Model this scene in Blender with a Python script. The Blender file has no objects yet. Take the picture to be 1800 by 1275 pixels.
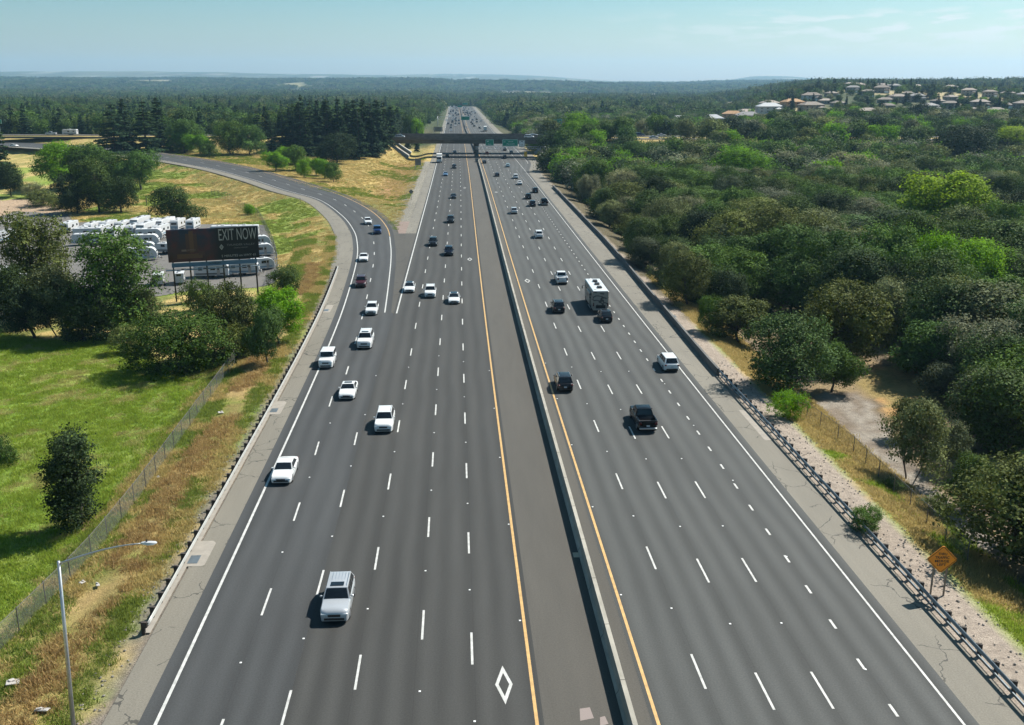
import bpy, math, random
import numpy as np
R = math.radians
SC = bpy.context.scene
COL = SC.collection
random.seed(7)
RNG = np.random.default_rng(11)

# ------------------------------------------------------------------ camera, sky, sun, exposure
F, PITCH, YAW, CH = 1700.0, R(15.9366), R(3.2468), 34.408
cam = bpy.data.cameras.new('camera'); cam.sensor_width = 36; cam.lens = F / 1800 * 36
cam.clip_start = 0.5; cam.clip_end = 60000
camo = bpy.data.objects.new('camera', cam); COL.objects.link(camo)
camo.location = (0, 0, CH); camo.rotation_euler = (R(90) - PITCH, 0, -YAW)
SC.camera = camo
SUN_EL, SUN_AZ = R(47.5), R(57)          # azimuth from +Y towards +X
w = bpy.data.worlds.new('World'); SC.world = w; w.use_nodes = True
nt = w.node_tree; bg = nt.nodes['Background']
sky = nt.nodes.new('ShaderNodeTexSky'); sky.sky_type = 'NISHITA'; sky.sun_disc = False
sky.sun_elevation = SUN_EL; sky.sun_rotation = SUN_AZ
sky.altitude = 50; sky.air_density = 1.0; sky.dust_density = 1.2; sky.ozone_density = 1.3
# thin bank of fair weather cloud low over the horizon, by direction
tc = nt.nodes.new('ShaderNodeTexCoord'); sep = nt.nodes.new('ShaderNodeSeparateXYZ')
nt.links.new(tc.outputs['Generated'], sep.inputs[0])
mp = nt.nodes.new('ShaderNodeMapping'); mp.inputs['Scale'].default_value = (7, 7, 45)
nt.links.new(tc.outputs['Generated'], mp.inputs[0])
nz = nt.nodes.new('ShaderNodeTexNoise'); nz.inputs['Scale'].default_value = 3.0; nz.inputs['Detail'].default_value = 7
nt.links.new(mp.outputs[0], nz.inputs[0])
rp = nt.nodes.new('ShaderNodeValToRGB'); rp.color_ramp.elements[0].position = 0.5; rp.color_ramp.elements[1].position = 0.6
nt.links.new(nz.outputs[0], rp.inputs[0])
band = nt.nodes.new('ShaderNodeValToRGB')       # elevation window, z of direction
cr = band.color_ramp; cr.elements[0].position = 0.028; cr.elements[0].color = (0, 0, 0, 1)
cr.elements[1].position = 0.072; cr.elements[1].color = (0, 0, 0, 1)
e = cr.elements.new(0.060); e.color = (1, 1, 1, 1)
e = cr.elements.new(0.050); e.color = (.8, .8, .8, 1)
nt.links.new(sep.outputs[2], band.inputs[0])
side = nt.nodes.new('ShaderNodeMapRange'); side.inputs[1].default_value = 0.12; side.inputs[2].default_value = 0.42
nt.links.new(sep.outputs[0], side.inputs[0])
m1 = nt.nodes.new('ShaderNodeMath'); m1.operation = 'MULTIPLY'; nt.links.new(rp.outputs[0], m1.inputs[0]); nt.links.new(band.outputs[0], m1.inputs[1])
m2 = nt.nodes.new('ShaderNodeMath'); m2.operation = 'MULTIPLY'; nt.links.new(m1.outputs[0], m2.inputs[0]); nt.links.new(side.outputs[0], m2.inputs[1])
m3 = nt.nodes.new('ShaderNodeMath'); m3.operation = 'MULTIPLY'; nt.links.new(m2.outputs[0], m3.inputs[0]); m3.inputs[1].default_value = 0.75
tint = nt.nodes.new('ShaderNodeMix'); tint.data_type = 'RGBA'; tint.blend_type = 'MULTIPLY'; tint.inputs[0].default_value = 1
nt.links.new(sky.outputs[0], tint.inputs[6])
tr_ = nt.nodes.new('ShaderNodeValToRGB'); tr_.color_ramp.elements[0].position = 0.0; tr_.color_ramp.elements[0].color = (1, .99, .94, 1)
tr_.color_ramp.elements[1].position = 0.11; tr_.color_ramp.elements[1].color = (.46, .765, .785, 1)
nt.links.new(sep.outputs[2], tr_.inputs[0]); sc2 = nt.nodes.new('ShaderNodeVectorMath'); sc2.operation = 'SCALE'; sc2.inputs['Scale'].default_value = 1.42
nt.links.new(tr_.outputs[0], sc2.inputs[0]); nt.links.new(sc2.outputs[0], tint.inputs[7])
mx = nt.nodes.new('ShaderNodeMix'); mx.data_type = 'RGBA'
nt.links.new(m3.outputs[0], mx.inputs[0]); nt.links.new(tint.outputs[2], mx.inputs[6]); mx.inputs[7].default_value = (11, 10.6, 10.2, 1)
nt.links.new(mx.outputs[2], bg.inputs[0]); bg.inputs[1].default_value = 0.05
sl = bpy.data.lights.new('sun', 'SUN'); sl.energy = 5.0; sl.angle = R(0.53); sl.color = (1, 0.95, 0.87)
so = bpy.data.objects.new('sun', sl); COL.objects.link(so)
SUND = np.array([math.cos(SUN_EL) * math.sin(SUN_AZ), math.cos(SUN_EL) * math.cos(SUN_AZ), math.sin(SUN_EL)])
from mathutils import Vector, Matrix
so.rotation_euler = Vector(SUND).to_track_quat('Z', 'Y').to_euler(); so.location = (200, 100, 400)
SC.view_settings.view_transform = 'Standard'; SC.view_settings.look = 'None'
SC.view_settings.exposure = 0.85; SC.view_settings.gamma = 1
cy = SC.cycles; SC.render.engine = 'CYCLES'
cy.use_denoising = True
try: cy.denoiser = 'OPENIMAGEDENOISE'
except Exception: pass
cy.max_bounces = 5; cy.diffuse_bounces = 2; cy.glossy_bounces = 3; cy.transmission_bounces = 3; cy.volume_bounces = 1
cy.caustics_reflective = False; cy.caustics_refractive = False
cy.use_adaptive_sampling = True; cy.adaptive_threshold = 0.02

# ------------------------------------------------------------------ numpy noise
def _h(ix, iy, s):
    n = (ix.astype(np.int64) * 374761393 + iy.astype(np.int64) * 668265263 + s * 974711) & 0xffffffff
    n = ((n ^ (n >> 13)) * 1274126177) & 0xffffffff
    return ((n ^ (n >> 16)) & 0xffff) / 65535.0
def vn(x, y, s=0):
    x = np.asarray(x, float); y = np.asarray(y, float)
    ix = np.floor(x); iy = np.floor(y); fx = x - ix; fy = y - iy
    fx = fx * fx * (3 - 2 * fx); fy = fy * fy * (3 - 2 * fy)
    a = _h(ix, iy, s); b = _h(ix + 1, iy, s); c = _h(ix, iy + 1, s); d = _h(ix + 1, iy + 1, s)
    return (a * (1 - fx) + b * fx) * (1 - fy) + (c * (1 - fx) + d * fx) * fy
def fbm(x, y, sc, o=4, s=0):
    v = 0; a = .5; t = 0
    for i in range(o):
        v = v + a * vn(np.asarray(x) / sc, np.asarray(y) / sc, s + i * 17); t += a; a *= .5; sc /= 2.03
    return v / t
def ss(x, a=0., b=1.):
    t = np.clip((np.asarray(x, float) - a) / (b - a), 0, 1); return t * t * (3 - 2 * t)

# ------------------------------------------------------------------ road layout in metres
def cur(Y): return 1.2 * ss(Y, 90, 450) + 0.4 * ss(Y, 450, 750)
def px2w(x, y, z=0.):
    u = (x - 900) / F; v = (y - 637.5) / F
    fy = math.cos(PITCH) - v * math.sin(PITCH); dz = math.sin(PITCH) + v * math.cos(PITCH)
    t = (CH - z) / dz; X = u * t; Y = fy * t
    return X * math.cos(YAW) + Y * math.sin(YAW), -X * math.sin(YAW) + Y * math.cos(YAW)
def chain(pts, n=260):
    """smooth polyline through pts (x,y,z), resampled evenly by index"""
    P = np.array(pts, float); m = len(P); out = []
    Q = np.vstack([2 * P[0] - P[1], P, 2 * P[-1] - P[-2]])
    for i in range(m - 1):
        p0, p1, p2, p3 = Q[i:i + 4]
        for t in np.linspace(0, 1, 24, endpoint=False):
            out.append(0.5 * (2 * p1 + (p2 - p0) * t + (2 * p0 - 5 * p1 + 4 * p2 - p3) * t * t + (3 * p1 - p0 - 3 * p2 + p3) * t ** 3))
    out.append(P[-1]); return np.array(out)
_o = [(-17.3, 26, 0), (-17.35, 60, 0), (-17.5, 90, 0), (-17.66, 110.7, 0), (-17.9, 128, 0), (-18.4, 149.6, 0), (-19.3, 172, 0), (-20.7, 198, 0), (-22.6, 219.4, 0), (-25.7, 242, 0)]
_i = [(-10.2, 26, 0), (-10.2, 60, 0), (-10.2, 90, 0), (-10.3, 110.7, 0), (-10.8, 128, 0), (-11.6, 149.3, 0), (-12.5, 172, 0), (-13.7, 198, 0), (-15.1, 219, 0), (-17.8, 246.7, 0)]
for (a, b, z) in [((600, 378), (655, 373), 0), ((560, 351), (612, 349), .3), ((500, 334), (560, 330), 1.), ((440, 314.5), (500, 312.5), 1.8), ((367, 295.5), (430, 294), 2.8),
                  ((282, 281), (345, 278.5), 4), ((169, 268), (225, 263), 5.5), ((22, 257.5), (70, 251), 6.5), ((-150, 250), (-100, 245), 7.3), ((-420, 246), (-370, 241), 8)]:
    _o.append((*px2w(*a, z), z)); _i.append((*px2w(*b, z), z))
RO, RI = chain(_o), chain(_i)
RC = (RO + RI) / 2
def ovY(X): return 498.0 - 0.10 * (np.asarray(X, float) - 7)     # near edge of the overpass road
OVZ = 9.0
GX_L = lambda Y: -9.8 + .6 * cur(Y)                          # left edge line of the main carriageway
def BX(Y): return 9.25 + cur(Y) - 3.0 * ss(Y, 480, 900)       # median barrier
RSUB = RC[::3]
def T(X, Y):
    X = np.asarray(X, float); Y = np.asarray(Y, float); sh = np.broadcast(X, Y).shape
    X = np.broadcast_to(X, sh); Y = np.broadcast_to(Y, sh)
    left = X < 5
    base = np.where(left, -2.0 + 5.6 * ss(Y, 290, 500) * ss(-X, 45, 95) + (2.6 * ss(Y, 285, 380) * ss(-X, 16, 40) + 1.5 * ss(Y, 380, 480) * ss(-X, 25, 45)) * (1 - ss(-X, 55, 90)), -2.0 + 3.5 * ss(Y, 380, 480) * ss(X, 45, 70))
    base = base + (fbm(X, Y, 38, 3, 5) - .5) * 1.3 + (fbm(X, Y, 7, 2, 9) - .5) * .35
    # houses' hill on the right
    d = np.hypot(X, Y) + 1e-6; ang = np.degrees(np.arctan2(X, Y))
    hm = ss(ang, 13.0, 21.0)
    base = base + hm * (12 * ss(Y, 470, 680) + 14 * ss(Y, 700, 1100) + 7 * ss(Y, 1100, 1700) + 2 * ss(Y, 1700, 2400)) * (.82 + .36 * fbm(X, Y, 420, 2, 3))
    base = base - hm * 30 * ss(Y, 2800, 4200)
    base = base + ss(d, 800, 2500) * (fbm(X, Y, 700, 3, 31) - .5) * 14 * (1 - hm)
    # far ridges
    r1 = ss(Y, 3400, 6000) * (1 - .35 * ss(Y, 7200, 9000))
    base = base + r1 * (30 + 75 * fbm(X, Y, 2300, 5, 41)) * (1.0 - .35 * ss(ang, 5, 12))
    base = base + ss(Y, 7600, 10500) * (40 + 115 * (fbm(X, Y, 3300, 5, 57))) * (1 - .5 * ss(ang, 4, 10) + .55 * ss(ang, 14.5, 17) * (1 - ss(ang, 18, 22)))
    z = base
    # overpass road on its embankment
    m = (Y > 440) & (Y < 700)
    if m.any():
        dy = Y - ovY(X); dd = np.maximum(np.maximum(-dy - 3, dy - 46), 0)
        wv = 1 - ss(dd, 0, 24)
        lim = np.where(X < 5, np.clip((-X - 24.4) / 14.3, 0, 1), np.clip((X - 42.7) / 11.8, 0, 1))
        wv = np.where(m, wv * lim, 0)
        z = z * (1 - wv) + (OVZ - .2) * wv
    # ramp
    m = (X < -8) & (Y > 20) & (Y < 560) & (X > -700)
    if m.any():
        xs = X[m]; ys = Y[m]; bd = np.full(xs.shape, 1e9); bz = np.zeros(xs.shape)
        for (rx, ry, rz) in RSUB:
            q = (xs - rx) ** 2 + (ys - ry) ** 2; k = q < bd
            bd = np.where(k, q, bd); bz = np.where(k, rz, bz)
        bd = np.sqrt(bd); wv = 1 - ss(bd, 10.5, 22.0)
        z = z.copy() if z.shape else np.array(z); z[m] = z[m] * (1 - wv) + (bz - .12 - .14 * ss(bz, .3, 2)) * wv
    # main carriageways
    hl = np.where(Y < 150, 20.9, np.where(Y < 300, 12 + 9 * (1 - ss(Y, 150, 300)), 14.0))
    dd = np.maximum(np.maximum(-X - hl, X - (34.6 + 5.5 * ss(Y, 380, 430) * (1 - ss(Y, 800, 900)))), 0)
    wv = (1 - ss(dd, 0, 9)) * (Y > -50) * (1 - ss(Y, 1800, 1900))
    z = z * (1 - wv) + (-.12) * wv
    return z
def at(x, y):
    """world point where the ray through photo pixel (x, y) meets the ground"""
    X1, Y1 = px2w(x, y, 0)
    a = np.array([0, 0, CH]); dirv = np.array([X1, Y1, -CH]); 
    t = np.linspace(.3, 3.0, 2500) if y > 165 else np.linspace(.02, 1, 4000)
    P = a[None] + dirv[None] * t[:, None]
    h = T(P[:, 0], P[:, 1]); k = np.nonzero(P[:, 2] <= h)[0]
    if len(k) == 0: return (X1, Y1, 0.)
    return float(P[k[0], 0]), float(P[k[0], 1]), float(h[k[0]])
def mpp(X, Y, z=0.):
    """photo pixels per metre at a world point"""
    yy = X * math.sin(YAW) + Y * math.cos(YAW)
    return F / (yy * math.cos(PITCH) - (z - CH) * math.sin(PITCH))
def proj(X, Y, z=0.):
    x = X * math.cos(YAW) - Y * math.sin(YAW); y = X * math.sin(YAW) + Y * math.cos(YAW); zz = z - CH
    d = y * math.cos(PITCH) - zz * math.sin(PITCH); up = y * math.sin(PITCH) + zz * math.cos(PITCH)
    return 900 + F * x / d, 637.5 - F * up / d

# ------------------------------------------------------------------ materials
MATS = {}
def mat(name, col, rough=.8, metal=0., spec=.5, noise=None, bump=None, coat=0., trans=0.):
    if name in MATS: return MATS[name]
    m = bpy.data.materials.new(name); m.use_nodes = True; n = m.node_tree; b = n.nodes['Principled BSDF']
    b.inputs['Base Color'].default_value = (*col, 1); b.inputs['Roughness'].default_value = rough
    b.inputs['Metallic'].default_value = metal; b.inputs['Specular IOR Level'].default_value = spec
    b.inputs['Coat Weight'].default_value = coat
    if noise or bump:
        tcd = n.nodes.new('ShaderNodeTexCoord')
    if noise:
        sc, amt = noise
        nn = n.nodes.new('ShaderNodeTexNoise'); nn.inputs['Scale'].default_value = sc; nn.inputs['Detail'].default_value = 6
        n.links.new(tcd.outputs['Object'], nn.inputs[0])
        mr = n.nodes.new('ShaderNodeMapRange'); mr.inputs[1].default_value = .25; mr.inputs[2].default_value = .75
        mr.inputs[3].default_value = 1 - amt; mr.inputs[4].default_value = 1 + amt; n.links.new(nn.outputs[0], mr.inputs[0])
        vm = n.nodes.new('ShaderNodeVectorMath'); vm.operation = 'SCALE'; vm.inputs[0].default_value = col
        n.links.new(mr.outputs[0], vm.inputs['Scale']); n.links.new(vm.outputs[0], b.inputs['Base Color'])
    if bump:
        nb = n.nodes.new('ShaderNodeTexNoise'); nb.inputs['Scale'].default_value = bump[0]; nb.inputs['Detail'].default_value = 4
        n.links.new(tcd.outputs['Object'], nb.inputs[0]); bp = n.nodes.new('ShaderNodeBump'); bp.inputs['Strength'].default_value = bump[1]; bp.inputs['Distance'].default_value = .1
        n.links.new(nb.outputs[0], bp.inputs['Height']); n.links.new(bp.outputs[0], b.inputs['Normal'])
    MATS[name] = m; return m
def paint(name, col, rough=.28, metal=0.):
    return mat('paint ' + name, col, rough, metal, .5, coat=.35, noise=(.9, .05))
class NB:
    """small helper for node graphs"""
    def __init__(s, m): s.n = m.node_tree; s.b = s.n.nodes['Principled BSDF']
    def node(s, t, **k):
        x = s.n.nodes.new(t)
        for a, v in k.items(): setattr(x, a, v)
        return x
    def link(s, a, b): s.n.links.new(a, b)
    def math(s, op, a, b=None, c=None):
        x = s.n.nodes.new('ShaderNodeMath'); x.operation = op
        for i, v in enumerate((a, b, c)):
            if v is None: continue
            if isinstance(v, (int, float)): x.inputs[i].default_value = v
            else: s.link(v, x.inputs[i])
        return x.outputs[0]
    def noise(s, vec, scale, detail=5, rough=.5, mapsc=None):
        if mapsc:
            mpn = s.n.nodes.new('ShaderNodeMapping'); mpn.inputs['Scale'].default_value = mapsc; s.link(vec, mpn.inputs[0]); vec = mpn.outputs[0]
        x = s.n.nodes.new('ShaderNodeTexNoise'); x.inputs['Scale'].default_value = scale; x.inputs['Detail'].default_value = detail; x.inputs['Roughness'].default_value = rough
        s.link(vec, x.inputs[0]); return x.outputs[0]
    def rng(s, v, a, b, c, d):
        x = s.n.nodes.new('ShaderNodeMapRange'); s.link(v, x.inputs[0])
        for i, q in enumerate((a, b, c, d)): x.inputs[i + 1].default_value = q
        return x.outputs[0]
    def mix(s, f, a, b):
        x = s.n.nodes.new('ShaderNodeMix'); x.data_type = 'RGBA'
        if isinstance(f, (int, float)): x.inputs[0].default_value = f
        else: s.link(f, x.inputs[0])
        for i, v in ((6, a), (7, b)):
            if isinstance(v, tuple): x.inputs[i].default_value = (*v, 1)
            else: s.link(v, x.inputs[i])
        return x.outputs[2]
    def scale(s, c, f):
        x = s.n.nodes.new('ShaderNodeVectorMath'); x.operation = 'SCALE'
        if isinstance(c, tuple): x.inputs[0].default_value = c
        else: s.link(c, x.inputs[0])
        if isinstance(f, (int, float)): x.inputs['Scale'].default_value = f
        else: s.link(f, x.inputs['Scale'])
        return x.outputs[0]
def newmat(name, rough=.9, spec=.3):
    m = bpy.data.materials.new(name); m.use_nodes = True; b = m.node_tree.nodes['Principled BSDF']
    b.inputs['Roughness'].default_value = rough; b.inputs['Specular IOR Level'].default_value = spec
    MATS[name] = m; return m, NB(m)
def road_mat(name, col, per, u0, amp, wear=True, cracks=0.):
    """asphalt; UV is (metres across, metres along)"""
    m, k = newmat(name, .82, .35)
    uv = k.node('ShaderNodeUVMap').outputs[0]
    sp = k.node('ShaderNodeSeparateXYZ'); k.link(uv, sp.inputs[0])
    fine = k.noise(uv, 9.0, 6, .7); big = k.noise(uv, .07, 4, .5, (3., .5, 1)); mid = k.noise(uv, .6, 5, .6, (2.2, .22, 1))
    f = k.math('MULTIPLY', k.rng(fine, .2, .8, .62, 1.38), k.rng(big, .3, .7, .9, 1.1))
    f = k.math('MULTIPLY', f, k.rng(mid, .25, .75, .92, 1.08))
    if wear:
        wob = k.math('MULTIPLY', k.math('SUBTRACT', k.noise(uv, .05, 2, .5, (.3, 1, 1)), .5), .9)
        ph = k.math('MULTIPLY', k.math('ADD', k.math('SUBTRACT', sp.outputs[0], u0), wob), 2 * math.pi / (per / 2))
        wv = k.math('COSINE', ph)
        lane = k.math('COSINE', k.math('MULTIPLY', k.math('SUBTRACT', sp.outputs[0], u0), 2 * math.pi / per))
        str_ = k.rng(k.noise(uv, .12, 3, .5, (1.6, .16, 1)), .3, .7, .45, 1.25)
        f = k.math('MULTIPLY', f, k.math('ADD', 1.0, k.math('MULTIPLY', k.math('MULTIPLY', wv, -amp), str_)))
        f = k.math('MULTIPLY', f, k.math('ADD', 1.0, k.math('MULTIPLY', lane, .05)))
        # long seam between paving lanes
        frac = k.math('FRACT', k.math('DIVIDE', k.math('SUBTRACT', sp.outputs[0], u0 - per * .5 + .16 + per / 2), per))
        seam = k.math('LESS_THAN', k.math('ABSOLUTE', k.math('SUBTRACT', frac, .5)), .006)
        f = k.math('MULTIPLY', f, k.math('SUBTRACT', 1.0, k.math('MULTIPLY', seam, .18)))
    c = k.scale(col, f)
    if cracks:
        warp = k.noise(uv, .45, 4, .6)
        wv2 = k.node('ShaderNodeVectorMath', operation='ADD'); k.link(uv, wv2.inputs[0])
        cb = k.node('ShaderNodeCombineXYZ'); k.link(k.math('MULTIPLY', warp, 2.2), cb.inputs[0]); k.link(k.math('MULTIPLY', k.noise(uv, .8, 3), 1.6), cb.inputs[1]); k.link(cb.outputs[0], wv2.inputs[1])
        mpn = k.node('ShaderNodeMapping'); mpn.inputs['Scale'].default_value = (.33, .27, 1); k.link(wv2.outputs[0], mpn.inputs[0])
        vo = k.node('ShaderNodeTexVoronoi', feature='DISTANCE_TO_EDGE'); vo.inputs['Scale'].default_value = cracks; k.link(mpn.outputs[0], vo.inputs[0])
        ln = k.math('LESS_THAN', vo.outputs[0], .011)
        ln = k.math('MULTIPLY', ln, k.math('GREATER_THAN', k.noise(uv, .16, 3), .47))
        c = k.mix(k.math('MULTIPLY', ln, .75), c, (.03, .03, .028))
    k.link(c, k.b.inputs['Base Color'])
    bp = k.node('ShaderNodeBump'); bp.inputs['Strength'].default_value = .25; bp.inputs['Distance'].default_value = .02
    k.link(fine, bp.inputs['Height']); k.link(bp.outputs[0], k.b.inputs['Normal'])
    return m
M_ROADL = road_mat('asphalt left carriageway', (.037, .037, .035), 3.62, 2.3, .20)
M_ROADR = road_mat('asphalt right carriageway', (.052, .054, .052), 3.43, 12.55, .22)
M_RAMP = road_mat('asphalt ramp', (.041, .043, .044), 3.55, -12.1, .16)
M_MED = road_mat('asphalt median shoulder', (.068, .063, .054), 3, 0, 0, wear=False)
M_SHO = road_mat('asphalt old shoulder', (.160, .147, .120), 3, 0, 0, wear=False, cracks=1.0)
M_GORE = road_mat('asphalt gore', (.062, .058, .050), 3, 0, 0, wear=False, cracks=.5)
M_LOT = road_mat('asphalt lot', (.13, .122, .112), 3, 0, 0, wear=False, cracks=.25)
M_PAVE = mat('gore paving', (.19, .14, .115), .9, noise=(.8, .18))
M_WHITE = mat('marking white', (.44, .44, .42), .6, noise=(2.2, .3))
M_YEL = mat('marking yellow', (.46, .285, .105), .6, noise=(2., .25))
M_CONC = mat('concrete', (.34, .32, .28), .85, noise=(.7, .22), bump=(3, .3))
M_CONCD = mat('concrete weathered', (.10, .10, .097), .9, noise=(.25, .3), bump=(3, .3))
M_CONCL = mat('concrete patch', (.26, .235, .2), .85, noise=(1.5, .15))
M_STEEL = mat('galvanised steel', (.45, .47, .49), .42, .75, noise=(3, .12))
M_STEELD = mat('dull galvanised rail', (.15, .18, .20), .45, .5, noise=(2, .2))
M_WOOD = mat('post timber', (.05, .042, .036), .9, noise=(6, .3))
M_RUB = mat('tyre rubber', (.014, .014, .015), .8)
M_RIM = mat('alloy', (.5, .51, .53), .3, .8)
M_GLASS = mat('vehicle glass', (.008, .011, .014), .06, 0, .6)
M_BLK = mat('black trim', (.015, .015, .017), .45)
M_PLATE = mat('plate', (.5, .52, .55), .5)
M_HEAD = mat('lamp lens', (.75, .78, .8), .12, .2)
M_TAIL = mat('tail lens', (.10, .008, .008), .2)
M_GREEN = mat('sign green', (.0, .24, .14), .5)
M_SWHITE = mat('sign white', (.75, .76, .75), .5)
M_ORANGE = mat('sign orange', (.85, .28, .01), .5)
M_DARKT = mat('letter black', (.03, .02, .015), .6)
M_BARK = mat('bark', (.075, .06, .048), .95, noise=(4, .35), bump=(8, .5))
def leaf_mat(name, col, var=.26, trans=.18, col2=None):
    m, k = newmat(name, .75, .08)
    n = m.node_tree
    at_ = k.node('ShaderNodeAttribute', attribute_name='tint')
    oi = k.node('ShaderNodeObjectInfo')
    g = k.node('ShaderNodeNewGeometry')
    f = k.math('MULTIPLY', at_.outputs['Fac'], k.rng(oi.outputs['Random'], 0, 1, 1 - var, 1 + var))
    c2 = col2 or (col[0] * 1.28, col[1] * 1.16, col[2] * .8)
    c = k.mix(k.math('FRACT', k.math('MULTIPLY', oi.outputs['Random'], 7.31)), col, c2)
    c = k.scale(c, f)
    k.link(c, k.b.inputs['Base Color'])
    tr = k.node('ShaderNodeBsdfTranslucent'); k.link(k.scale(c, 1.25), tr.inputs[0])
    ms = k.node('ShaderNodeMixShader'); ms.inputs[0].default_value = trans
    k.link(k.b.outputs[0], ms.inputs[1]); k.link(tr.outputs[0], ms.inputs[2])
    out = n.nodes['Material Output']; k.link(ms.outputs[0], out.inputs[0])
    return m
LM = {  # one per kind of foliage
 'oak': leaf_mat('leaves dark oak', (.052, .090, .027)),
 'oakgrey': leaf_mat('leaves grey oak', (.100, .125, .066)),
 'olive': leaf_mat('leaves olive', (.092, .118, .040)),
 'mid': leaf_mat('leaves mid green', (.060, .115, .024)),
 'lime': leaf_mat('leaves fresh green', (.105, .225, .014), .12, .4),
 'yellow': leaf_mat('leaves yellow green', (.170, .26, .018), .1, .4),
 'conifer': leaf_mat('needles dark', (.024, .052, .028), .2, .12),
 'darkest': leaf_mat('leaves very dark', (.028, .048, .022), .15, .15),
 'silver': leaf_mat('leaves silver grey', (.165, .185, .125), .12, .25),
}
# ------------------------------------------------------------------ mesh helpers
def mesh_np(name, V, Fq, mats, smooth=False, attr=None, uv=None, midx=None):
    me = bpy.data.meshes.new(name); V = np.asarray(V, np.float32)
    if isinstance(Fq, np.ndarray):
        nf, k = Fq.shape; loops = Fq.reshape(-1).astype(np.int32); starts = np.arange(nf, dtype=np.int32) * k; tot = np.full(nf, k, np.int32)
    else:
        tot = np.array([len(f) for f in Fq], np.int32); nf = len(Fq); loops = np.array([i for f in Fq for i in f], np.int32)
        starts = np.concatenate([[0], np.cumsum(tot)[:-1]]).astype(np.int32)
    me.vertices.add(len(V)); me.vertices.foreach_set('co', V.reshape(-1))
    me.loops.add(len(loops)); me.loops.foreach_set('vertex_index', loops)
    me.polygons.add(nf); me.polygons.foreach_set('loop_start', starts)
    try: me.polygons.foreach_set('loop_total', tot)
    except Exception: pass
    for m in (mats if isinstance(mats, (list, tuple)) else [mats]): me.materials.append(m)
    if midx is not None: me.polygons.foreach_set('material_index', np.asarray(midx, np.int32))
    me.polygons.foreach_set('use_smooth', np.full(nf, bool(smooth)))
    if uv is not None:
        l = me.uv_layers.new(name='UVMap'); l.data.foreach_set('uv', np.asarray(uv, np.float32)[loops].reshape(-1))
    me.update(calc_edges=True); 
    if attr is not None:
        a = me.attributes.new('tint', 'FLOAT', 'POINT'); a.data.foreach_set('value', np.asarray(attr, np.float32))
    return me
def obj(name, me, parent=None, loc=None, rot=None, link=True):
    o = bpy.data.objects.new(name, me)
    if link: COL.objects.link(o)
    if parent is not None: o.parent = parent
    if loc is not None: o.location = loc
    if rot is not None: o.rotation_euler = rot
    return o
def tag(o, label=None, cat=None, group=None, kind=None):
    if label: o['label'] = label
    if cat: o['category'] = cat
    if group: o['group'] = group
    if kind: o['kind'] = kind
    return o
def empty(name, loc=(0, 0, 0), rz=0, link=True):
    o = bpy.data.objects.new(name, None); o.empty_display_size = .3
    if link: COL.objects.link(o)
    o.location = loc; o.rotation_euler = (0, 0, rz); return o
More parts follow.
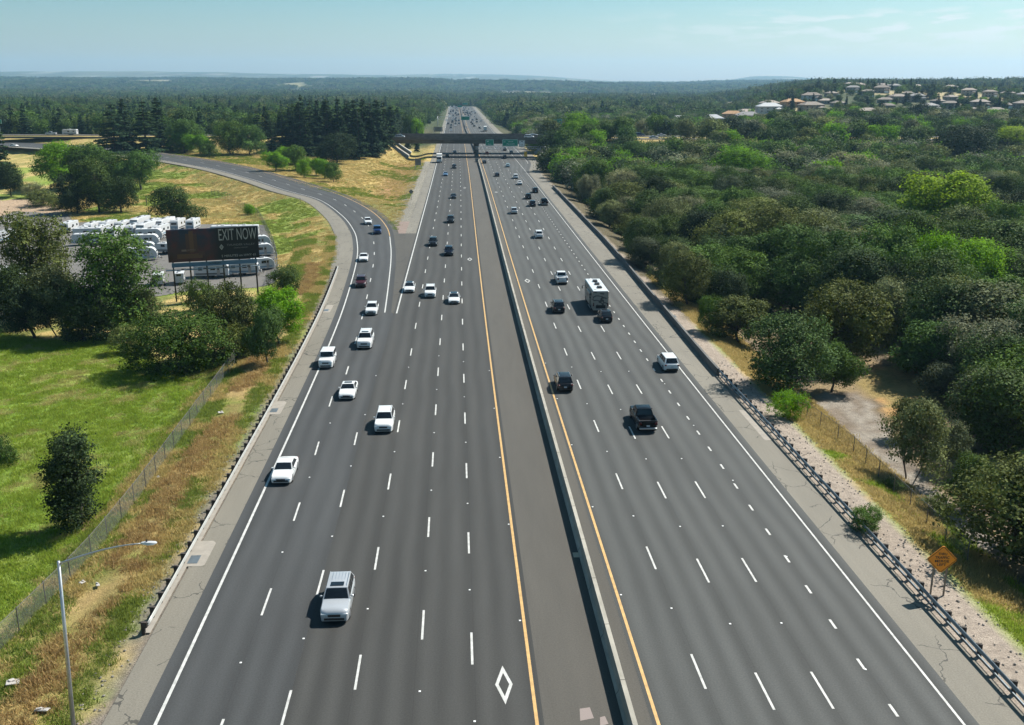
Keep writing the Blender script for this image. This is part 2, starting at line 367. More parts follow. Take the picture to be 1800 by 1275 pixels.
class MB:
    def __init__(s): s.v = []; s.f = []; s.m = []
    def add(s, V, Fs, mi=0):
        n = len(s.v); s.v += [tuple(map(float, p)) for p in V]; s.f += [tuple(i + n for i in f) for f in Fs]; s.m += [mi] * len(Fs); return s
    def box(s, c, d, mi=0, bev=0, rz=0.):
        x, y, z = (q / 2 for q in d)
        if bev:
            b = min(bev, x * .9, y * .9, z * .9)
            V = []
            rings = [(-z, b), (-z + b, 0), (z - b, 0), (z, b)]
            for zz, ins in rings:
                X, Y = x - ins, y - ins
                V += [(-X + b, -Y, zz), (X - b, -Y, zz), (X, -Y + b, zz), (X, Y - b, zz), (X - b, Y, zz), (-X + b, Y, zz), (-X, Y - b, zz), (-X, -Y + b, zz)]
            Fs = [tuple(range(7, -1, -1)), tuple(range(24, 32))]
            for r in range(3):
                for i in range(8): Fs.append((r * 8 + i, r * 8 + (i + 1) % 8, r * 8 + 8 + (i + 1) % 8, r * 8 + 8 + i))
        else:
            V = [(-x, -y, -z), (x, -y, -z), (x, y, -z), (-x, y, -z), (-x, -y, z), (x, -y, z), (x, y, z), (-x, y, z)]
            Fs = [(0, 3, 2, 1), (4, 5, 6, 7), (0, 1, 5, 4), (1, 2, 6, 5), (2, 3, 7, 6), (3, 0, 4, 7)]
        ca, sa = math.cos(rz), math.sin(rz)
        return s.add([(c[0] + p[0] * ca - p[1] * sa, c[1] + p[0] * sa + p[1] * ca, c[2] + p[2]) for p in V], Fs, mi)
    def tube(s, p0, p1, r0, r1=None, n=8, mi=0, cap=True):
        r1 = r0 if r1 is None else r1; p0 = Vector(p0); p1 = Vector(p1); d = (p1 - p0).normalized()
        a = d.orthogonal().normalized(); b = d.cross(a); V = []
        for p, r in ((p0, r0), (p1, r1)):
            for i in range(n):
                t = 2 * math.pi * i / n; V.append(p + (a * math.cos(t) + b * math.sin(t)) * r)
        Fs = [(i, (i + 1) % n, n + (i + 1) % n, n + i) for i in range(n)]
        if cap: Fs += [tuple(range(n - 1, -1, -1)), tuple(range(n, 2 * n))]
        return s.add(V, Fs, mi)
    def path(s, pts, rad, n=8, mi=0):
        P = [Vector(p) for p in pts]; d0 = (P[-1] - P[0]).normalized(); a0 = d0.orthogonal().normalized(); rings = []
        for i, p in enumerate(P):
            d = (P[min(i + 1, len(P) - 1)] - P[max(i - 1, 0)]).normalized(); a = (a0 - d * a0.dot(d)).normalized(); b = d.cross(a)
            rings.append([tuple(p + (a * math.cos(2 * math.pi * k / n) + b * math.sin(2 * math.pi * k / n)) * rad[i]) for k in range(n)])
        return s.loft(rings, mi=mi)
    def prism(s, poly, y0, y1, axis='y', mi=0):
        """poly in the plane normal to axis: axis x -> (y,z); y -> (x,z); z -> (x,y)"""
        n = len(poly)
        def P(p, t): return {'x': (t, p[0], p[1]), 'y': (p[0], t, p[1]), 'z': (p[0], p[1], t)}[axis]
        V = [P(p, y0) for p in poly] + [P(p, y1) for p in poly]
        Fs = [tuple(range(n)), tuple(range(2 * n - 1, n - 1, -1))] + [(i, n + i, n + (i + 1) % n, (i + 1) % n) for i in range(n)]
        return s.add(V, Fs, mi)
    def loft(s, rings, closed=True, caps=True, mi=0):
        n = len(rings[0]); V = [p for r in rings for p in r]; Fs = []
        for j in range(len(rings) - 1):
            for i in range(n if closed else n - 1):
                a = j * n + i; b = j * n + (i + 1) % n; Fs.append((a, b, b + n, a + n))
        if caps: Fs += [tuple(range(n - 1, -1, -1)), tuple(range((len(rings) - 1) * n, len(rings) * n))]
        return s.add(V, Fs, mi)
    def build(s, name, mats, parent=None, smooth=False, angle=None, link=True, loc=None, rot=None):
        me = mesh_np(name, s.v, s.f, mats, smooth or angle is not None, midx=s.m)
        import bmesh
        bm = bmesh.new(); bm.from_mesh(me); bmesh.ops.recalc_face_normals(bm, faces=bm.faces); bm.to_mesh(me); bm.free()
        if angle is not None:
            try: me.set_sharp_from_angle(angle=R(angle))
            except Exception: pass
        return obj(name, me, parent, loc, rot, link)
def text_part(name, body, size, m, parent, loc, rot, width=None, align='CENTER', extrude=.01, link=True, bold=0.):
    cu = bpy.data.curves.new(name, 'FONT'); cu.body = body; cu.size = size; cu.align_x = align; cu.align_y = 'CENTER'; cu.extrude = extrude; cu.offset = bold
    cu.resolution_u = 3
    t = bpy.data.objects.new('tmp', cu); COL.objects.link(t)
    dg = bpy.context.evaluated_depsgraph_get(); me = bpy.data.meshes.new_from_object(t.evaluated_get(dg))
    bpy.data.objects.remove(t); me.materials.clear(); me.materials.append(m)
    o = obj(name, me, parent, loc, rot, link)
    if width:
        xs = [v.co.x for v in me.vertices]; wd = max(xs) - min(xs)
        s = width / wd
        for v in me.vertices: v.co.x *= s
    return o

# ------------------------------------------------------------------ ground sheet
def axis_pts(a, b, fine0, fine1, step, grow, maxs):
    p = [fine0]
    while p[-1] < fine1: p.append(p[-1] + step)
    st = step
    while p[-1] < b: st = min(st * grow, maxs); p.append(p[-1] + st)
    q = [fine0]; st = step
    while q[-1] > a: st = min(st * grow, maxs); q.append(q[-1] - st)
    return np.array(sorted(set(q[1:] + p)))
gx = axis_pts(-14000, 14000, -240, 62, 1.15, 1.045, 260)
gy = axis_pts(-600, 14000, 36, 230, 1.3, 1.018, 160)
GX, GY = np.meshgrid(gx, gy); GZ = T(GX, GY)
def mixc(c, d, w): return c * (1 - w[..., None]) + np.array(d) * w[..., None]
def in_poly(X, Y, poly):
    inside = np.zeros(np.shape(X), bool); n = len(poly); j = n - 1
    for i in range(n):
        xi, yi = poly[i]; xj, yj = poly[j]
        c = ((yi > Y) != (yj > Y)) & (X < (xj - xi) * (Y - yi) / (yj - yi + 1e-12) + xi)
        inside ^= c; j = i
    return inside
PATH_PX = [(1440, 688), (1500, 680), (1545, 730), (1600, 790), (1650, 850), (1760, 960), (1700, 960), (1600, 880), (1540, 815), (1480, 750), (1430, 720)]
OR_PX = [(1505, 672), (1545, 645), (1610, 640), (1680, 690), (1690, 735), (1640, 740), (1570, 735), (1530, 700)]
LOT_PX = [(-60, 555), (-60, 395), (30, 372), (120, 378), (130, 392), (465, 396), (482, 430), (492, 490), (470, 503), (330, 512), (240, 530), (60, 560)]
DIRT_PX = [(-60, 372), (-60, 350), (60, 352), (110, 362), (125, 380), (60, 392), (-60, 392)]
def wpoly(p): return [at(*q)[:2] for q in p]
PATHW, ORW, LOTW, DIRTW = wpoly(PATH_PX), wpoly(OR_PX), wpoly(LOT_PX), wpoly(DIRT_PX)
GRN_PX = [(-80, 548), (60, 600), (190, 598), (330, 650), (420, 630), (395, 680), (300, 775), (205, 888), (110, 990), (-40, 1130), (-300, 1300), (-400, 700)]
GRNW = wpoly(GRN_PX)
def rampdist(X, Y):
    bd = np.full(np.shape(X), 1e9); sg = np.zeros(np.shape(X))
    P = RO[::3]
    for i in range(len(P) - 1):
        d = (X - P[i, 0]) ** 2 + (Y - P[i, 1]) ** 2; k = d < bd
        t = P[i + 1] - P[i]; s_ = t[0] * (Y - P[i, 1]) - t[1] * (X - P[i, 0])
        bd = np.where(k, d, bd); sg = np.where(k, np.sign(s_), sg)
    return np.sqrt(bd) * sg           # positive = outside (left of) the ramp
def ground_colour(X, Y):
    n1 = fbm(X, Y, 14, 4, 71); n2 = fbm(X, Y, 4.5, 3, 81); n3 = fbm(X, Y, 1.9, 2, 91); n4 = fbm(X, Y, 60, 3, 101)
    dry = np.array([.36, .27, .105]); gold = np.array([.44, .33, .13]); brown = np.array([.26, .165, .08]); grn = np.array([.17, .25, .038])
    olive = np.array([.17, .175, .05]); dirt = np.array([.20, .16, .115]); grav = np.array([.33, .275, .225])
    c = np.zeros(X.shape + (3,)) + dry
    c = mixc(c, gold, ss(n1, .45, .65)); c = mixc(c, olive, ss(n2 * .6 + n4 * .4, .5, .62) * .7)
    rd = rampdist(X, Y)
    near_ramp = (rd > -2) & (X < 0) & (Y < 420)
    # verge outside the ramp / left carriageway
    c = np.where(near_ramp[..., None], mixc(mixc(np.zeros_like(c) + olive, gold, ss(n2, .4, .6)), grn, ss(n1, .5, .62) * .8), c)
    st = near_ramp * (1 - ss(np.abs(rd - 8.2 + (n1 - .5) * 3), 1.0, 2.4)) * ss(Y, 240, 150)
    c = mixc(c, brown, st * (.2 + .55 * n3))
    c = mixc(c, olive * .8, near_ramp * (1 - ss(np.abs(rd - 5.5), .4, 1.2)) * ss(n2, .4, .55) * .8)
    c = mixc(c, (.19, .165, .14), near_ramp * (1 - ss(rd + (n2 - .5) * 1.5, 3.8, 5.2)))
    # green field inside the fence
    g = in_poly(X, Y, GRNW) & (rd > 11.5)
    gm = np.zeros_like(c) + grn; gm = mixc(gm, (.23, .29, .06), ss(n1, .45, .62)); gm = mixc(gm, (.11, .19, .028), ss(n2, .52, .66) * .6)
    gm = mixc(gm, (.30, .29, .10), ss(n4 * .5 + n2 * .5, .53, .66) * .75); gm = mixc(gm, (.2, .24, .06), ss(Y, 128, 150) * .7)
    c = np.where(g[..., None], gm, c)
    ft = at(140, 925); fd = np.hypot((X - ft[0] - .5) / 1.5, (Y - ft[1]) / 1.2); c = mixc(c, (.30, .2, .11), (1 - ss(fd + n2, 1.6, 3.2)) * .85)
    # island between ramp and main road
    isl = (rd < -7) & (X < -9) & (Y > 200) & (Y < 470)
    c = np.where(isl[..., None], mixc(mixc(np.zeros_like(c) + gold, (.36, .24, .085), ss(n1, .45, .6)), olive, ss(n2, .52, .64) * .7), c)
    bslope = isl * ss(X, -31, -25) * (1 - ss(X, -19, -16)) * ss(Y, 300, 340); c = mixc(c, (.25, .145, .07), bslope * .85)
    c = mixc(c, (.22, .205, .17), isl * ss(X + (n2 - .5) * 3, -19.5, -16.5))
    c = mixc(c, (.15, .18, .06), isl * (1 - ss(Y, 290, 330)) * ss(-X, 15, 18) * .8)
    # right verge
    rt = X > 30
    rr = X + (n2 - .5) * .9
    r_ = np.zeros_like(c) + gold; r_ = mixc(r_, (.27, .26, .08), ss(n1, .54, .64) * .7)
    r_ = mixc(r_, (.33, .25, .14), ss(n2, .55, .62) * .5)
    r_ = mixc(r_, grav, (1 - ss(rr, 35.5, 36.0)))
    r_ = mixc(r_, (.25, .29, .09), (1 - ss(np.abs(rr - 35.9), .25, .55)) * ss(n3, .3, .5))
    far = np.zeros_like(c) + np.array([.155, .12, .08]); far = mixc(far, (.24, .18, .10), ss(n2, .5, .6))
    r_ = mixc(r_, far, ss(rr, 40.2, 41.5)); r_ = mixc(r_, (.10, .085, .05), ss(rr, 34.6, 35.2) * ss(Y, 135, 150))
    c = np.where(rt[..., None] & (Y < 480)[..., None], r_, c)
    gv = np.zeros_like(c) + np.array([.27, .24, .20]); gv = mixc(gv, (.19, .155, .12), ss(n3, .48, .6))
    c = np.where((in_poly(X + (n2 - .5) * 3, Y + (n2 - .5) * 5, PATHW) & rt)[..., None], gv, c)
    c = np.where((in_poly(X + (n3 - .5) * 3, Y + (n3 - .5) * 5, ORW) & rt)[..., None], mixc(np.zeros_like(c) + np.array([.40, .24, .10]), (.25, .19, .075), ss(n2, .45, .6)), c)
    c = np.where(in_poly(X + (n2 - .5) * 6, Y + (n2 - .5) * 10, DIRTW)[..., None], np.array([.34, .25, .17]) * (.85 + .3 * n3[..., None]), c)
    # open country
    d = np.hypot(X, Y)
    wood = np.zeros_like(c) + np.array([.055, .068, .03]); wood = mixc(wood, (.10, .085, .05), ss(fbm(X, Y, 160, 4, 7), .5, .62) * .5)
    fields = ss(fbm(X, Y * .35, 420, 5, 23), .60, .66); wood = mixc(wood, (.26, .23, .12), fields * ss(Y, 2500, 5200) * (1 - ss(Y, 7600, 8600) * .75) * .75)
    wood = mixc(wood, (.30, .29, .25), ss(fbm(X, Y * .4, 130, 3, 29), .68, .74) * ss(Y, 3000, 5500) * .6)
    c = mixc(c, wood, ss(d, 560, 640) if True else 0)
    ang = np.degrees(np.arctan2(X, Y)); hm = ss(ang, 14, 19) * ss(Y, 560, 640) * (1 - ss(Y, 1500, 1900))
    c = mixc(c, (.33, .27, .15), hm * ss(fbm(X, Y, 120, 4, 63), .42, .56) * .9)
    return c
GC = ground_colour(GX, GY)
ny, nx = GX.shape
idx = np.arange(nx * ny).reshape(ny, nx)
quads = np.stack([idx[:-1, :-1], idx[:-1, 1:], idx[1:, 1:], idx[1:, :-1]], -1).reshape(-1, 4)
m, k = newmat('ground', .95, .15)
ca = k.node('ShaderNodeAttribute', attribute_name='groundcol')
oc = k.node('ShaderNodeTexCoord').outputs['Object']
n1 = k.noise(oc, 1.6, 6, .65); n2 = k.noise(oc, 7., 4, .7, (1, 1.6, 1)); n3 = k.noise(oc, .02, 5, .6)
f = k.math('MULTIPLY', k.rng(n1, .25, .75, .72, 1.28), k.rng(n2, .25, .75, .72, 1.28)); f = k.math('MULTIPLY', f, k.rng(n3, .3, .7, .88, 1.12))
k.link(k.scale(ca.outputs['Color'], f), k.b.inputs['Base Color'])
bp = k.node('ShaderNodeBump'); bp.inputs['Strength'].default_value = .7; bp.inputs['Distance'].default_value = .25
k.link(k.math('ADD', n1, n2), bp.inputs['Height']); k.link(bp.outputs[0], k.b.inputs['Normal'])
me = mesh_np('ground', np.stack([GX, GY, GZ], -1).reshape(-1, 3), quads, m, smooth=True)
a = me.color_attributes.new('groundcol', 'FLOAT_COLOR', 'POINT')
a.data.foreach_set('color', np.concatenate([GC.reshape(-1, 3), np.ones((nx * ny, 1))], 1).astype(np.float32).reshape(-1))
tag(obj('ground', me), kind='structure')

# ------------------------------------------------------------------ road sheets and markings
def strip(name, Lp, Rp, m, u0=0., u1=None, kind='structure', link=True):
    Lp = np.asarray(Lp, float); Rp = np.asarray(Rp, float); n = len(Lp)
    v = np.concatenate([[0], np.cumsum(np.linalg.norm(np.diff((Lp + Rp) / 2, axis=0), axis=1))])
    wd = np.linalg.norm(Rp - Lp, axis=1)
    uv = np.concatenate([np.stack([np.full(n, u0), v], 1), np.stack([np.full(n, u1) if u1 is not None else u0 + wd, v], 1)])
    q = np.array([(i, n + i, n + i + 1, i + 1) for i in range(n - 1)])
    me = mesh_np(name, np.concatenate([Lp, Rp]), q, m, uv=uv)
    o = obj(name, me)
    if kind: tag(o, kind=kind)
    return o
def line_y(fx, y0, y1, z, step=6.):
    Y = np.arange(y0, y1 + step, step); Y[-1] = y1; X = np.array([float(fx(y)) for y in Y]); return np.stack([X, Y, np.full(len(Y), z)], 1)
FAR = 1780
def sh_x(f, d): return lambda y: f(y) + d
fl_l = lambda y: -10.2 if y < 150 else float(GX_L(y)) - .45
fy1 = lambda y: 4.05 + cur(y)
fy2 = lambda y: 10.85 + cur(y) - 2.0 * ss(y, 480, 900)
fr5 = lambda y: 27.95 + cur(y)
def widen(y): return 5.2 * ss(y, 395, 470) * (1 - ss(y, 640, 800))
strip('left_carriageway', line_y(fl_l, 20, FAR, 0), line_y(sh_x(fy1, .4), 20, FAR, 0), M_ROADL, -10.2, 4.45)
strip('median_pavement', line_y(sh_x(fy1, .4), 20, FAR, -.006), line_y(sh_x(fy2, -.35), 20, FAR, -.006), M_MED, 0)
strip('right_carriageway', line_y(sh_x(fy2, -.35), 20, FAR, 0), line_y(lambda y: fr5(y) + .85 + widen(y), 20, FAR, 0), M_ROADR, 10.5, 28.8)
strip('right_shoulder', line_y(lambda y: fr5(y) + .85 + widen(y), 20, FAR, -.01), line_y(lambda y: fr5(y) + 3.9 + 1.6 * ss(y, 95, 230) + widen(y), 20, FAR, -.01), M_SHO, 40)
strip('left_main_shoulder', line_y(lambda y: fl_l(y) - 2.6, 205, FAR, -.02), line_y(fl_l, 205, FAR, -.02), M_SHO, 60)
def offs(P, Q, d):
    """points P pushed away from Q by d metres (Q is the opposite edge)"""
    n = P[:, :2] - Q[:, :2]; n /= np.linalg.norm(n, axis=1)[:, None]; o = P.copy(); o[:, :2] += n * d; return o
# outward normals from the curve tangent, so that edges stay smooth
def nrm(P):
    t = np.gradient(P[:, :2], axis=0); t /= np.linalg.norm(t, axis=1)[:, None]; return np.stack([-t[:, 1], t[:, 0]], 1)
def push(P, d, dz=0.):
    o = P.copy(); o[:, :2] += nrm(P) * (np.asarray(d)[:, None] if np.ndim(d) else d); o[:, 2] += dz; return o
ro_out = push(RO, 1.0, .002); ri_in = push(RI, -1.0, .002)
k0 = int(np.argmin(abs(RI[:, 1] - 150)))
ri_e = ri_in.copy(); ri_e[:k0, 0] = -10.2; ri_e[:k0, 1] = ro_out[:k0, 1]; ri_e[:k0, 2] = .002
strip('exit_ramp', ro_out, ri_e, M_RAMP, -18.4, -10.2)
strip('ramp_shoulder', push(RO, 3.0 + 2.0 * ss(RO[:, 1], 150, 200), -.014), push(RO, 1.0, -.012), M_SHO, 80)
ke = int(np.argmin(abs(RI[:, 0] + 60)))
strip('ramp_inner_shoulder', push(RI[k0 + 18:], -1.0, -.012), push(RI[k0 + 18:], -2.2, -.02), M_GORE, 90)
gy0, gy1 = 150, 236
Yg = np.linspace(gy0, gy1, 30)
gl = np.stack([np.interp(Yg, RI[:, 1], RI[:, 0]) + .9, Yg, np.full(30, -.003)], 1); gr = np.stack([[fl_l(y) for y in Yg], Yg, np.full(30, -.003)], 1)
strip('gore_pavement', gl, gr, M_GORE, 100)
Yg = np.linspace(236, 258, 12)
gl = np.stack([np.interp(Yg, RI[:, 1], RI[:, 0]) + 2.3, Yg, np.full(12, -.03)], 1); gr = np.stack([[fl_l(y) - 2.6 for y in Yg], Yg, np.full(12, -.03)], 1)
strip('gore_apron', gl, gr, M_PAVE, 100)
MKZ = .008
def solid(name, fx, y0, y1, wd, m, z=MKZ): return strip(name, line_y(sh_x(fx, -wd / 2), y0, y1, z), line_y(sh_x(fx, wd / 2), y0, y1, z), m)
solid('yellow_edge_line', fy1, 20, FAR, .20, M_YEL); solid('yellow_edge_line', fy2, 20, FAR, .20, M_YEL)
solid('white_edge_line', fr5, 20, FAR, .15, M_WHITE)
solid('white_edge_line', lambda y: float(GX_L(y)), 149.5, FAR, .22, M_WHITE)
solid('white_edge_line', lambda y: fr5(y) + 4.6 * ss(y, 400, 470), 455, 640, .18, M_WHITE)
kk = int(np.argmin(abs(RO[:, 0] + 300)))
strip('white_edge_line', push(RO[:kk], .1, MKZ + .004), push(RO[:kk], -.1, MKZ + .004), M_WHITE)
kw = int(np.argmin(abs(RI[:, 1] - 232)))
strip('white_edge_line', push(RI[k0:kw], .1, MKZ + .004), push(RI[k0:kw], -.1, MKZ + .004), M_WHITE)
strip('yellow_edge_line', push(RI[kw:kk], .1, MKZ + .004), push(RI[kw:kk], -.1, MKZ + .004), M_YEL)
def dashes(name, fx, phase, per, ln, y0, y1, wd=.15, z=MKZ):
    mb = MB(); n0 = math.ceil((y0 - phase) / per)
    y = phase + n0 * per
    while y < y1:
        x0, x1 = float(fx(y - ln / 2)), float(fx(y + ln / 2))
        mb.add([(x0 - wd / 2, y - ln / 2, z), (x0 + wd / 2, y - ln / 2, z), (x1 + wd / 2, y + ln / 2, z), (x1 - wd / 2, y + ln / 2, z)], [(0, 1, 2, 3)])
        y += per
    return tag(mb.build(name, M_WHITE), kind='structure')
PER = 14.83
def lat(a, b): return lambda y: a + cur(y) * b
dashes('lane_dashes', lambda y: -13.62 - .25 * ss(y, 60, 80) - .9 * ss(y, 75, 115), 60.9, PER, 3.66, 26, 118)
dashes('lane_dashes', lambda y: -10.25 - .5 * ss(y, 70, 105) - .0 * y, 48.6, PER, 3.66, 26, 104)
dashes('lane_dashes', lat(-6.48, 1), 52.1, PER, 3.66, 26, FAR)
dashes('lane_dashes', lat(-2.68, 1), 57.3, PER, 3.66, 26, FAR)
dashes('lane_dashes', lat(.52, 1), 54.3, PER, 3.66, 26, FAR)
dashes('lane_dashes', lat(14.31, 1), 51.0, PER, 3.66, 26, FAR)
dashes('lane_dashes', lat(17.74, 1), 48.8, PER, 3.66, 26, FAR)
dashes('lane_dashes', lat(21.17, 1), 48.7, PER, 3.66, 26, FAR)
dashes('lane_dashes', lat(24.55, 1), 56.3 - .5, 4.63, 1.15, 26, 420, .17)
# ramp centre dashes run on from the split lane
RCm = (RO + RI) / 2; ka = int(np.argmin(abs(RCm[:, 1] - 110)))
sd = np.concatenate([[0], np.cumsum(np.linalg.norm(np.diff(RCm[ka:], axis=0), axis=1))]); s_ = 8.; mb = MB()
while s_ < 640:
    P = [np.array([np.interp(q, sd, RCm[ka:, j]) for j in range(3)]) for q in (s_ - 1.83, s_ + 1.83)]
    t = (P[1] - P[0])[:2]; t /= np.linalg.norm(t); nn_ = np.array([-t[1], t[0]]) * .085
    mb.add([(P[0][0] + nn_[0], P[0][1] + nn_[1], P[0][2] + .012), (P[0][0] - nn_[0], P[0][1] - nn_[1], P[0][2] + .012), (P[1][0] - nn_[0], P[1][1] - nn_[1], P[1][2] + .012), (P[1][0] + nn_[0], P[1][1] + nn_[1], P[1][2] + .012)], [(0, 1, 2, 3)])
    s_ += PER
tag(mb.build('lane_dashes', M_WHITE), kind='structure')
# raised dots between the dashes
mb = MB()
for fx, ph in ((lambda y: -13.8, 60.9), (lambda y: -10.3, 48.6), (lat(-6.48, 1), 52.1), (lat(-2.68, 1), 57.3), (lat(.52, 1), 54.3), (lat(14.31, 1), 51.0), (lat(17.74, 1), 48.8), (lat(21.17, 1), 48.7), (lat(3.8, 1), 50), (lat(11.1, 1), 53), (lat(24.6, 1), 58)):
    y = ph + PER / 2 - PER * 2
    while y < 130:
        if y > 30: mb.box((float(fx(y)) + random.uniform(-.05, .05), y, .012), (.13, .13, .016))
        y += PER
tag(mb.build('road_studs', M_SWHITE), kind='structure')
# carpool diamonds
def diamond(x, y, L=3.9, W=1.05, t=.17):
    mb = MB(); o_ = [(0, L / 2), (W / 2, 0), (0, -L / 2), (-W / 2, 0)]; sx = 1 - t * 2.4 / W; sy = 1 - t * 2.4 / W
    V = [(x + a_, y + b_, MKZ) for a_, b_ in o_] + [(x + a_ * sx, y + b_ * sy, MKZ) for a_, b_ in o_]
    mb.add(V, [(i, (i + 1) % 4, 4 + (i + 1) % 4, 4 + i) for i in range(4)]); tag(mb.build('diamond_marking', M_WHITE), kind='structure')
for x, y in ((2.37, 50.3), (2.5, 198.5), (12.75, 174.8), (2.9, 345), (13.4, 330)): diamond(x, y)
# paler patches by the drains, in the shoulders
def patch(name, pts, m, z=.0): 
    V = [(x, y, z) for x, y in pts]; me = mesh_np(name, V, [tuple(range(len(V)))], m); return tag(obj(name, me), kind='structure')
for (x, y, w_, l_) in ((-19.9, 68.5, 1.3, 4.2), (-20.2, 103.5, 1.2, 4.6), (-20.9, 153.5, 1.1, 5.5), (31.1, 95.0, .75, 9.5), (33.0, 146., 1.4, 6.), (33.9, 205, 1.2, 7), (8.9, 66.6, .9, .8)):
    q = [(x - w_ / 2, y - l_ / 2), (x + w_ / 2 - .15, y - l_ / 2), (x + w_ / 2, y - l_ / 2 + .2), (x + w_ / 2, y + l_ / 2 - .4), (x + w_ / 2 - .3, y + l_ / 2), (x - w_ / 2, y + l_ / 2)]
    if x < 9: q[0] = (x - w_ / 2, y - l_ / 2)
    patch('concrete_apron', q, M_CONCL if abs(x) > 10 else mat('spill stain', (.42, .36, .26), .9), .002)
for (x, y) in ((-20.25, 67.5), (-20.5, 102.6), (-21.1, 152.4), (33.4, 145)):
    mb = MB(); mb.box((x, y, .008), (.75, 1.3, .012)); d_ = mb.build('drain_frame', M_STEELD)
    tag(d_, kind='structure')
# tar and rubbish marks on the median pavement
for (x, y, a_, b_) in ((6.9, 47.2, .8, 1.2), (7.8, 46.5, .5, .9)):
    patch('paint_patch', [(x - a_ / 2, y - b_ / 2), (x + a_ / 2, y - b_ / 2 + .2), (x + a_ / 2 - .1, y + b_ / 2), (x - a_ / 2 + .1, y + b_ / 2 - .1)], mat('stale paint', (.22, .18, .165), .8), .004)
# RV lot, dirt track
def sheet_on_ground(name, poly, m, dz):
    import bmesh
    P = np.array(poly); x0, y0 = P.min(0); x1, y1 = P.max(0)
    xs = np.arange(x0, x1 + .8, .8); ys = np.arange(y0, y1 + .8, .8); X, Y = np.meshgrid(xs, ys); Z = T(X, Y) + dz
    n_, m_ = X.shape; ii = np.arange(n_ * m_).reshape(n_, m_); q = np.stack([ii[:-1, :-1], ii[:-1, 1:], ii[1:, 1:], ii[1:, :-1]], -1).reshape(-1, 4)
    cx = X.reshape(-1)[q].mean(1); cy_ = Y.reshape(-1)[q].mean(1); q = q[in_poly(cx, cy_, poly)]
    return tag(obj(name, mesh_np(name, np.stack([X, Y, Z], -1).reshape(-1, 3), q, m, uv=np.stack([X, Y], -1).reshape(-1, 2))), kind='structure')
sheet_on_ground('parking_lot', LOTW, M_LOT, .07)

# ------------------------------------------------------------------ barriers, guardrails, overpass
def run_wall(name, fx, y0, y1, prof, m, step=6., z=0.):
    """prof: (dx, z) section swept along x = fx(y)"""
    Y = np.arange(y0, y1 + step, step); Y[-1] = y1; mb = MB()
    mb.loft([[(float(fx(y)) + dx, y, z + zz) for dx, zz in prof] for y in Y]); return mb.build(name, m)
JER = [(-.36, -.05), (-.36, .10), (-.22, .32), (-.14, 1.05), (.14, 1.05), (.22, .32), (.36, .10), (.36, -.05)]
M_JB, k = newmat('barrier concrete', .85, .2)
oc = k.node('ShaderNodeTexCoord').outputs['Object']; sp_ = k.node('ShaderNodeSeparateXYZ'); k.link(oc, sp_.inputs[0])
jf = k.math('LESS_THAN', k.math('FRACT', k.math('DIVIDE', sp_.outputs[1], 6.1)), .012)
cf = k.math('MULTIPLY', k.rng(k.noise(oc, 1.2, 6, .65, (1, .35, 2)), .3, .7, .72, 1.15), k.rng(k.noise(oc, .08, 3), .3, .7, .88, 1.1))
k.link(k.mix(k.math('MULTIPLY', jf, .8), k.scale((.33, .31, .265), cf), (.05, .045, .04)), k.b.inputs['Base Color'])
b_ = run_wall('median_barrier', BX, 22, 462, JER, M_JB)
tag(b_, 'long pale concrete median barrier beside the shaded strip between the two yellow lines', 'barrier')
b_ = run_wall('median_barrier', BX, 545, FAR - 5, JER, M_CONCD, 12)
tag(b_, 'dark concrete median barrier running away beyond the overpass', 'barrier')
WR = lambda y: 32.0 + .5 * ss(y, 112, 150) + 1.4 * ss(y, 130, 230) + .2 * cur(y)
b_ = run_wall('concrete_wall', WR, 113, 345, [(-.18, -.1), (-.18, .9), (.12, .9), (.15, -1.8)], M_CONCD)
tag(b_, 'low weathered concrete wall along the edge of the oak woodland', 'wall')
def guardrail(name, pts, label, m, spacing=1.905, post_mat=M_WOOD, side=1, rail_z=.62, rub=False):
    """W-beam on timber posts; pts (n,3) path of the beam, posts on side"""
    root = empty(name, tuple(pts[0])); o0 = np.array(pts[0]); P = np.asarray(pts) - o0
    sd = np.concatenate([[0], np.cumsum(np.linalg.norm(np.diff(P, axis=0), axis=1))])
    N = int(sd[-1] / spacing); S = np.linspace(0, sd[-1], max(N * 2, 4)); C = np.stack([np.interp(S, sd, P[:, j]) for j in range(3)], 1)
    nn = nrm(C) * side
    prof = [(0, -.155), (-.04, -.12), (-.085, -.08), (-.04, -.035), (0, 0), (-.04, .035), (-.085, .08), (-.04, .12), (0, .155), (.02, .15), (-.02, .1), (-.05, .08), (.02, 0), (-.05, -.08), (.02, -.15)]
    mb = MB(); mb.loft([[(c[0] + n_[0] * a, c[1] + n_[1] * a, c[2] + rail_z + b) for a, b in prof] for c, n_ in zip(C, nn)])
    mb.build('rail', m, root, smooth=True)
    if rub:
        mb = MB(); mb.loft([[(c[0] + n_[0] * a, c[1] + n_[1] * a, c[2] + .22 + b) for a, b in ((-.03, -.08), (-.03, .08), (.05, .08), (.05, .05), (0, .05), (0, -.05), (.05, -.05), (.05, -.08))] for c, n_ in zip(C, nn)]); mb.build('rub_rail', m, root)
    pm = MB(); count = 0
    for i in range(0, len(C), 2):
        c = C[i]; n_ = nn[i]; a_ = math.atan2(n_[1], n_[0])
        if count < 95:
            q = MB(); q.box((0, 0, -.02), (.22, .2, 1.66), rz=0); q.box((-.17, 0, rail_z - .02), (.2, .2, .38)); 
            q.build('post', post_mat, root, loc=(c[0] + n_[0] * .3, c[1] + n_[1] * .3, c[2]), rot=(0, 0, a_))
        count += 1
    tag(root, label, 'guardrail'); return root
k1 = int(np.argmin(abs(RO[:, 1] - 57))); k2 = int(np.argmin(abs(RO[:, 1] - 190)))
GL = push(RO, 3.25, 0.)[k1:k2]
GL[:, 2] = 0; tail = 1 - ss(np.arange(len(GL)), 0, 8); 
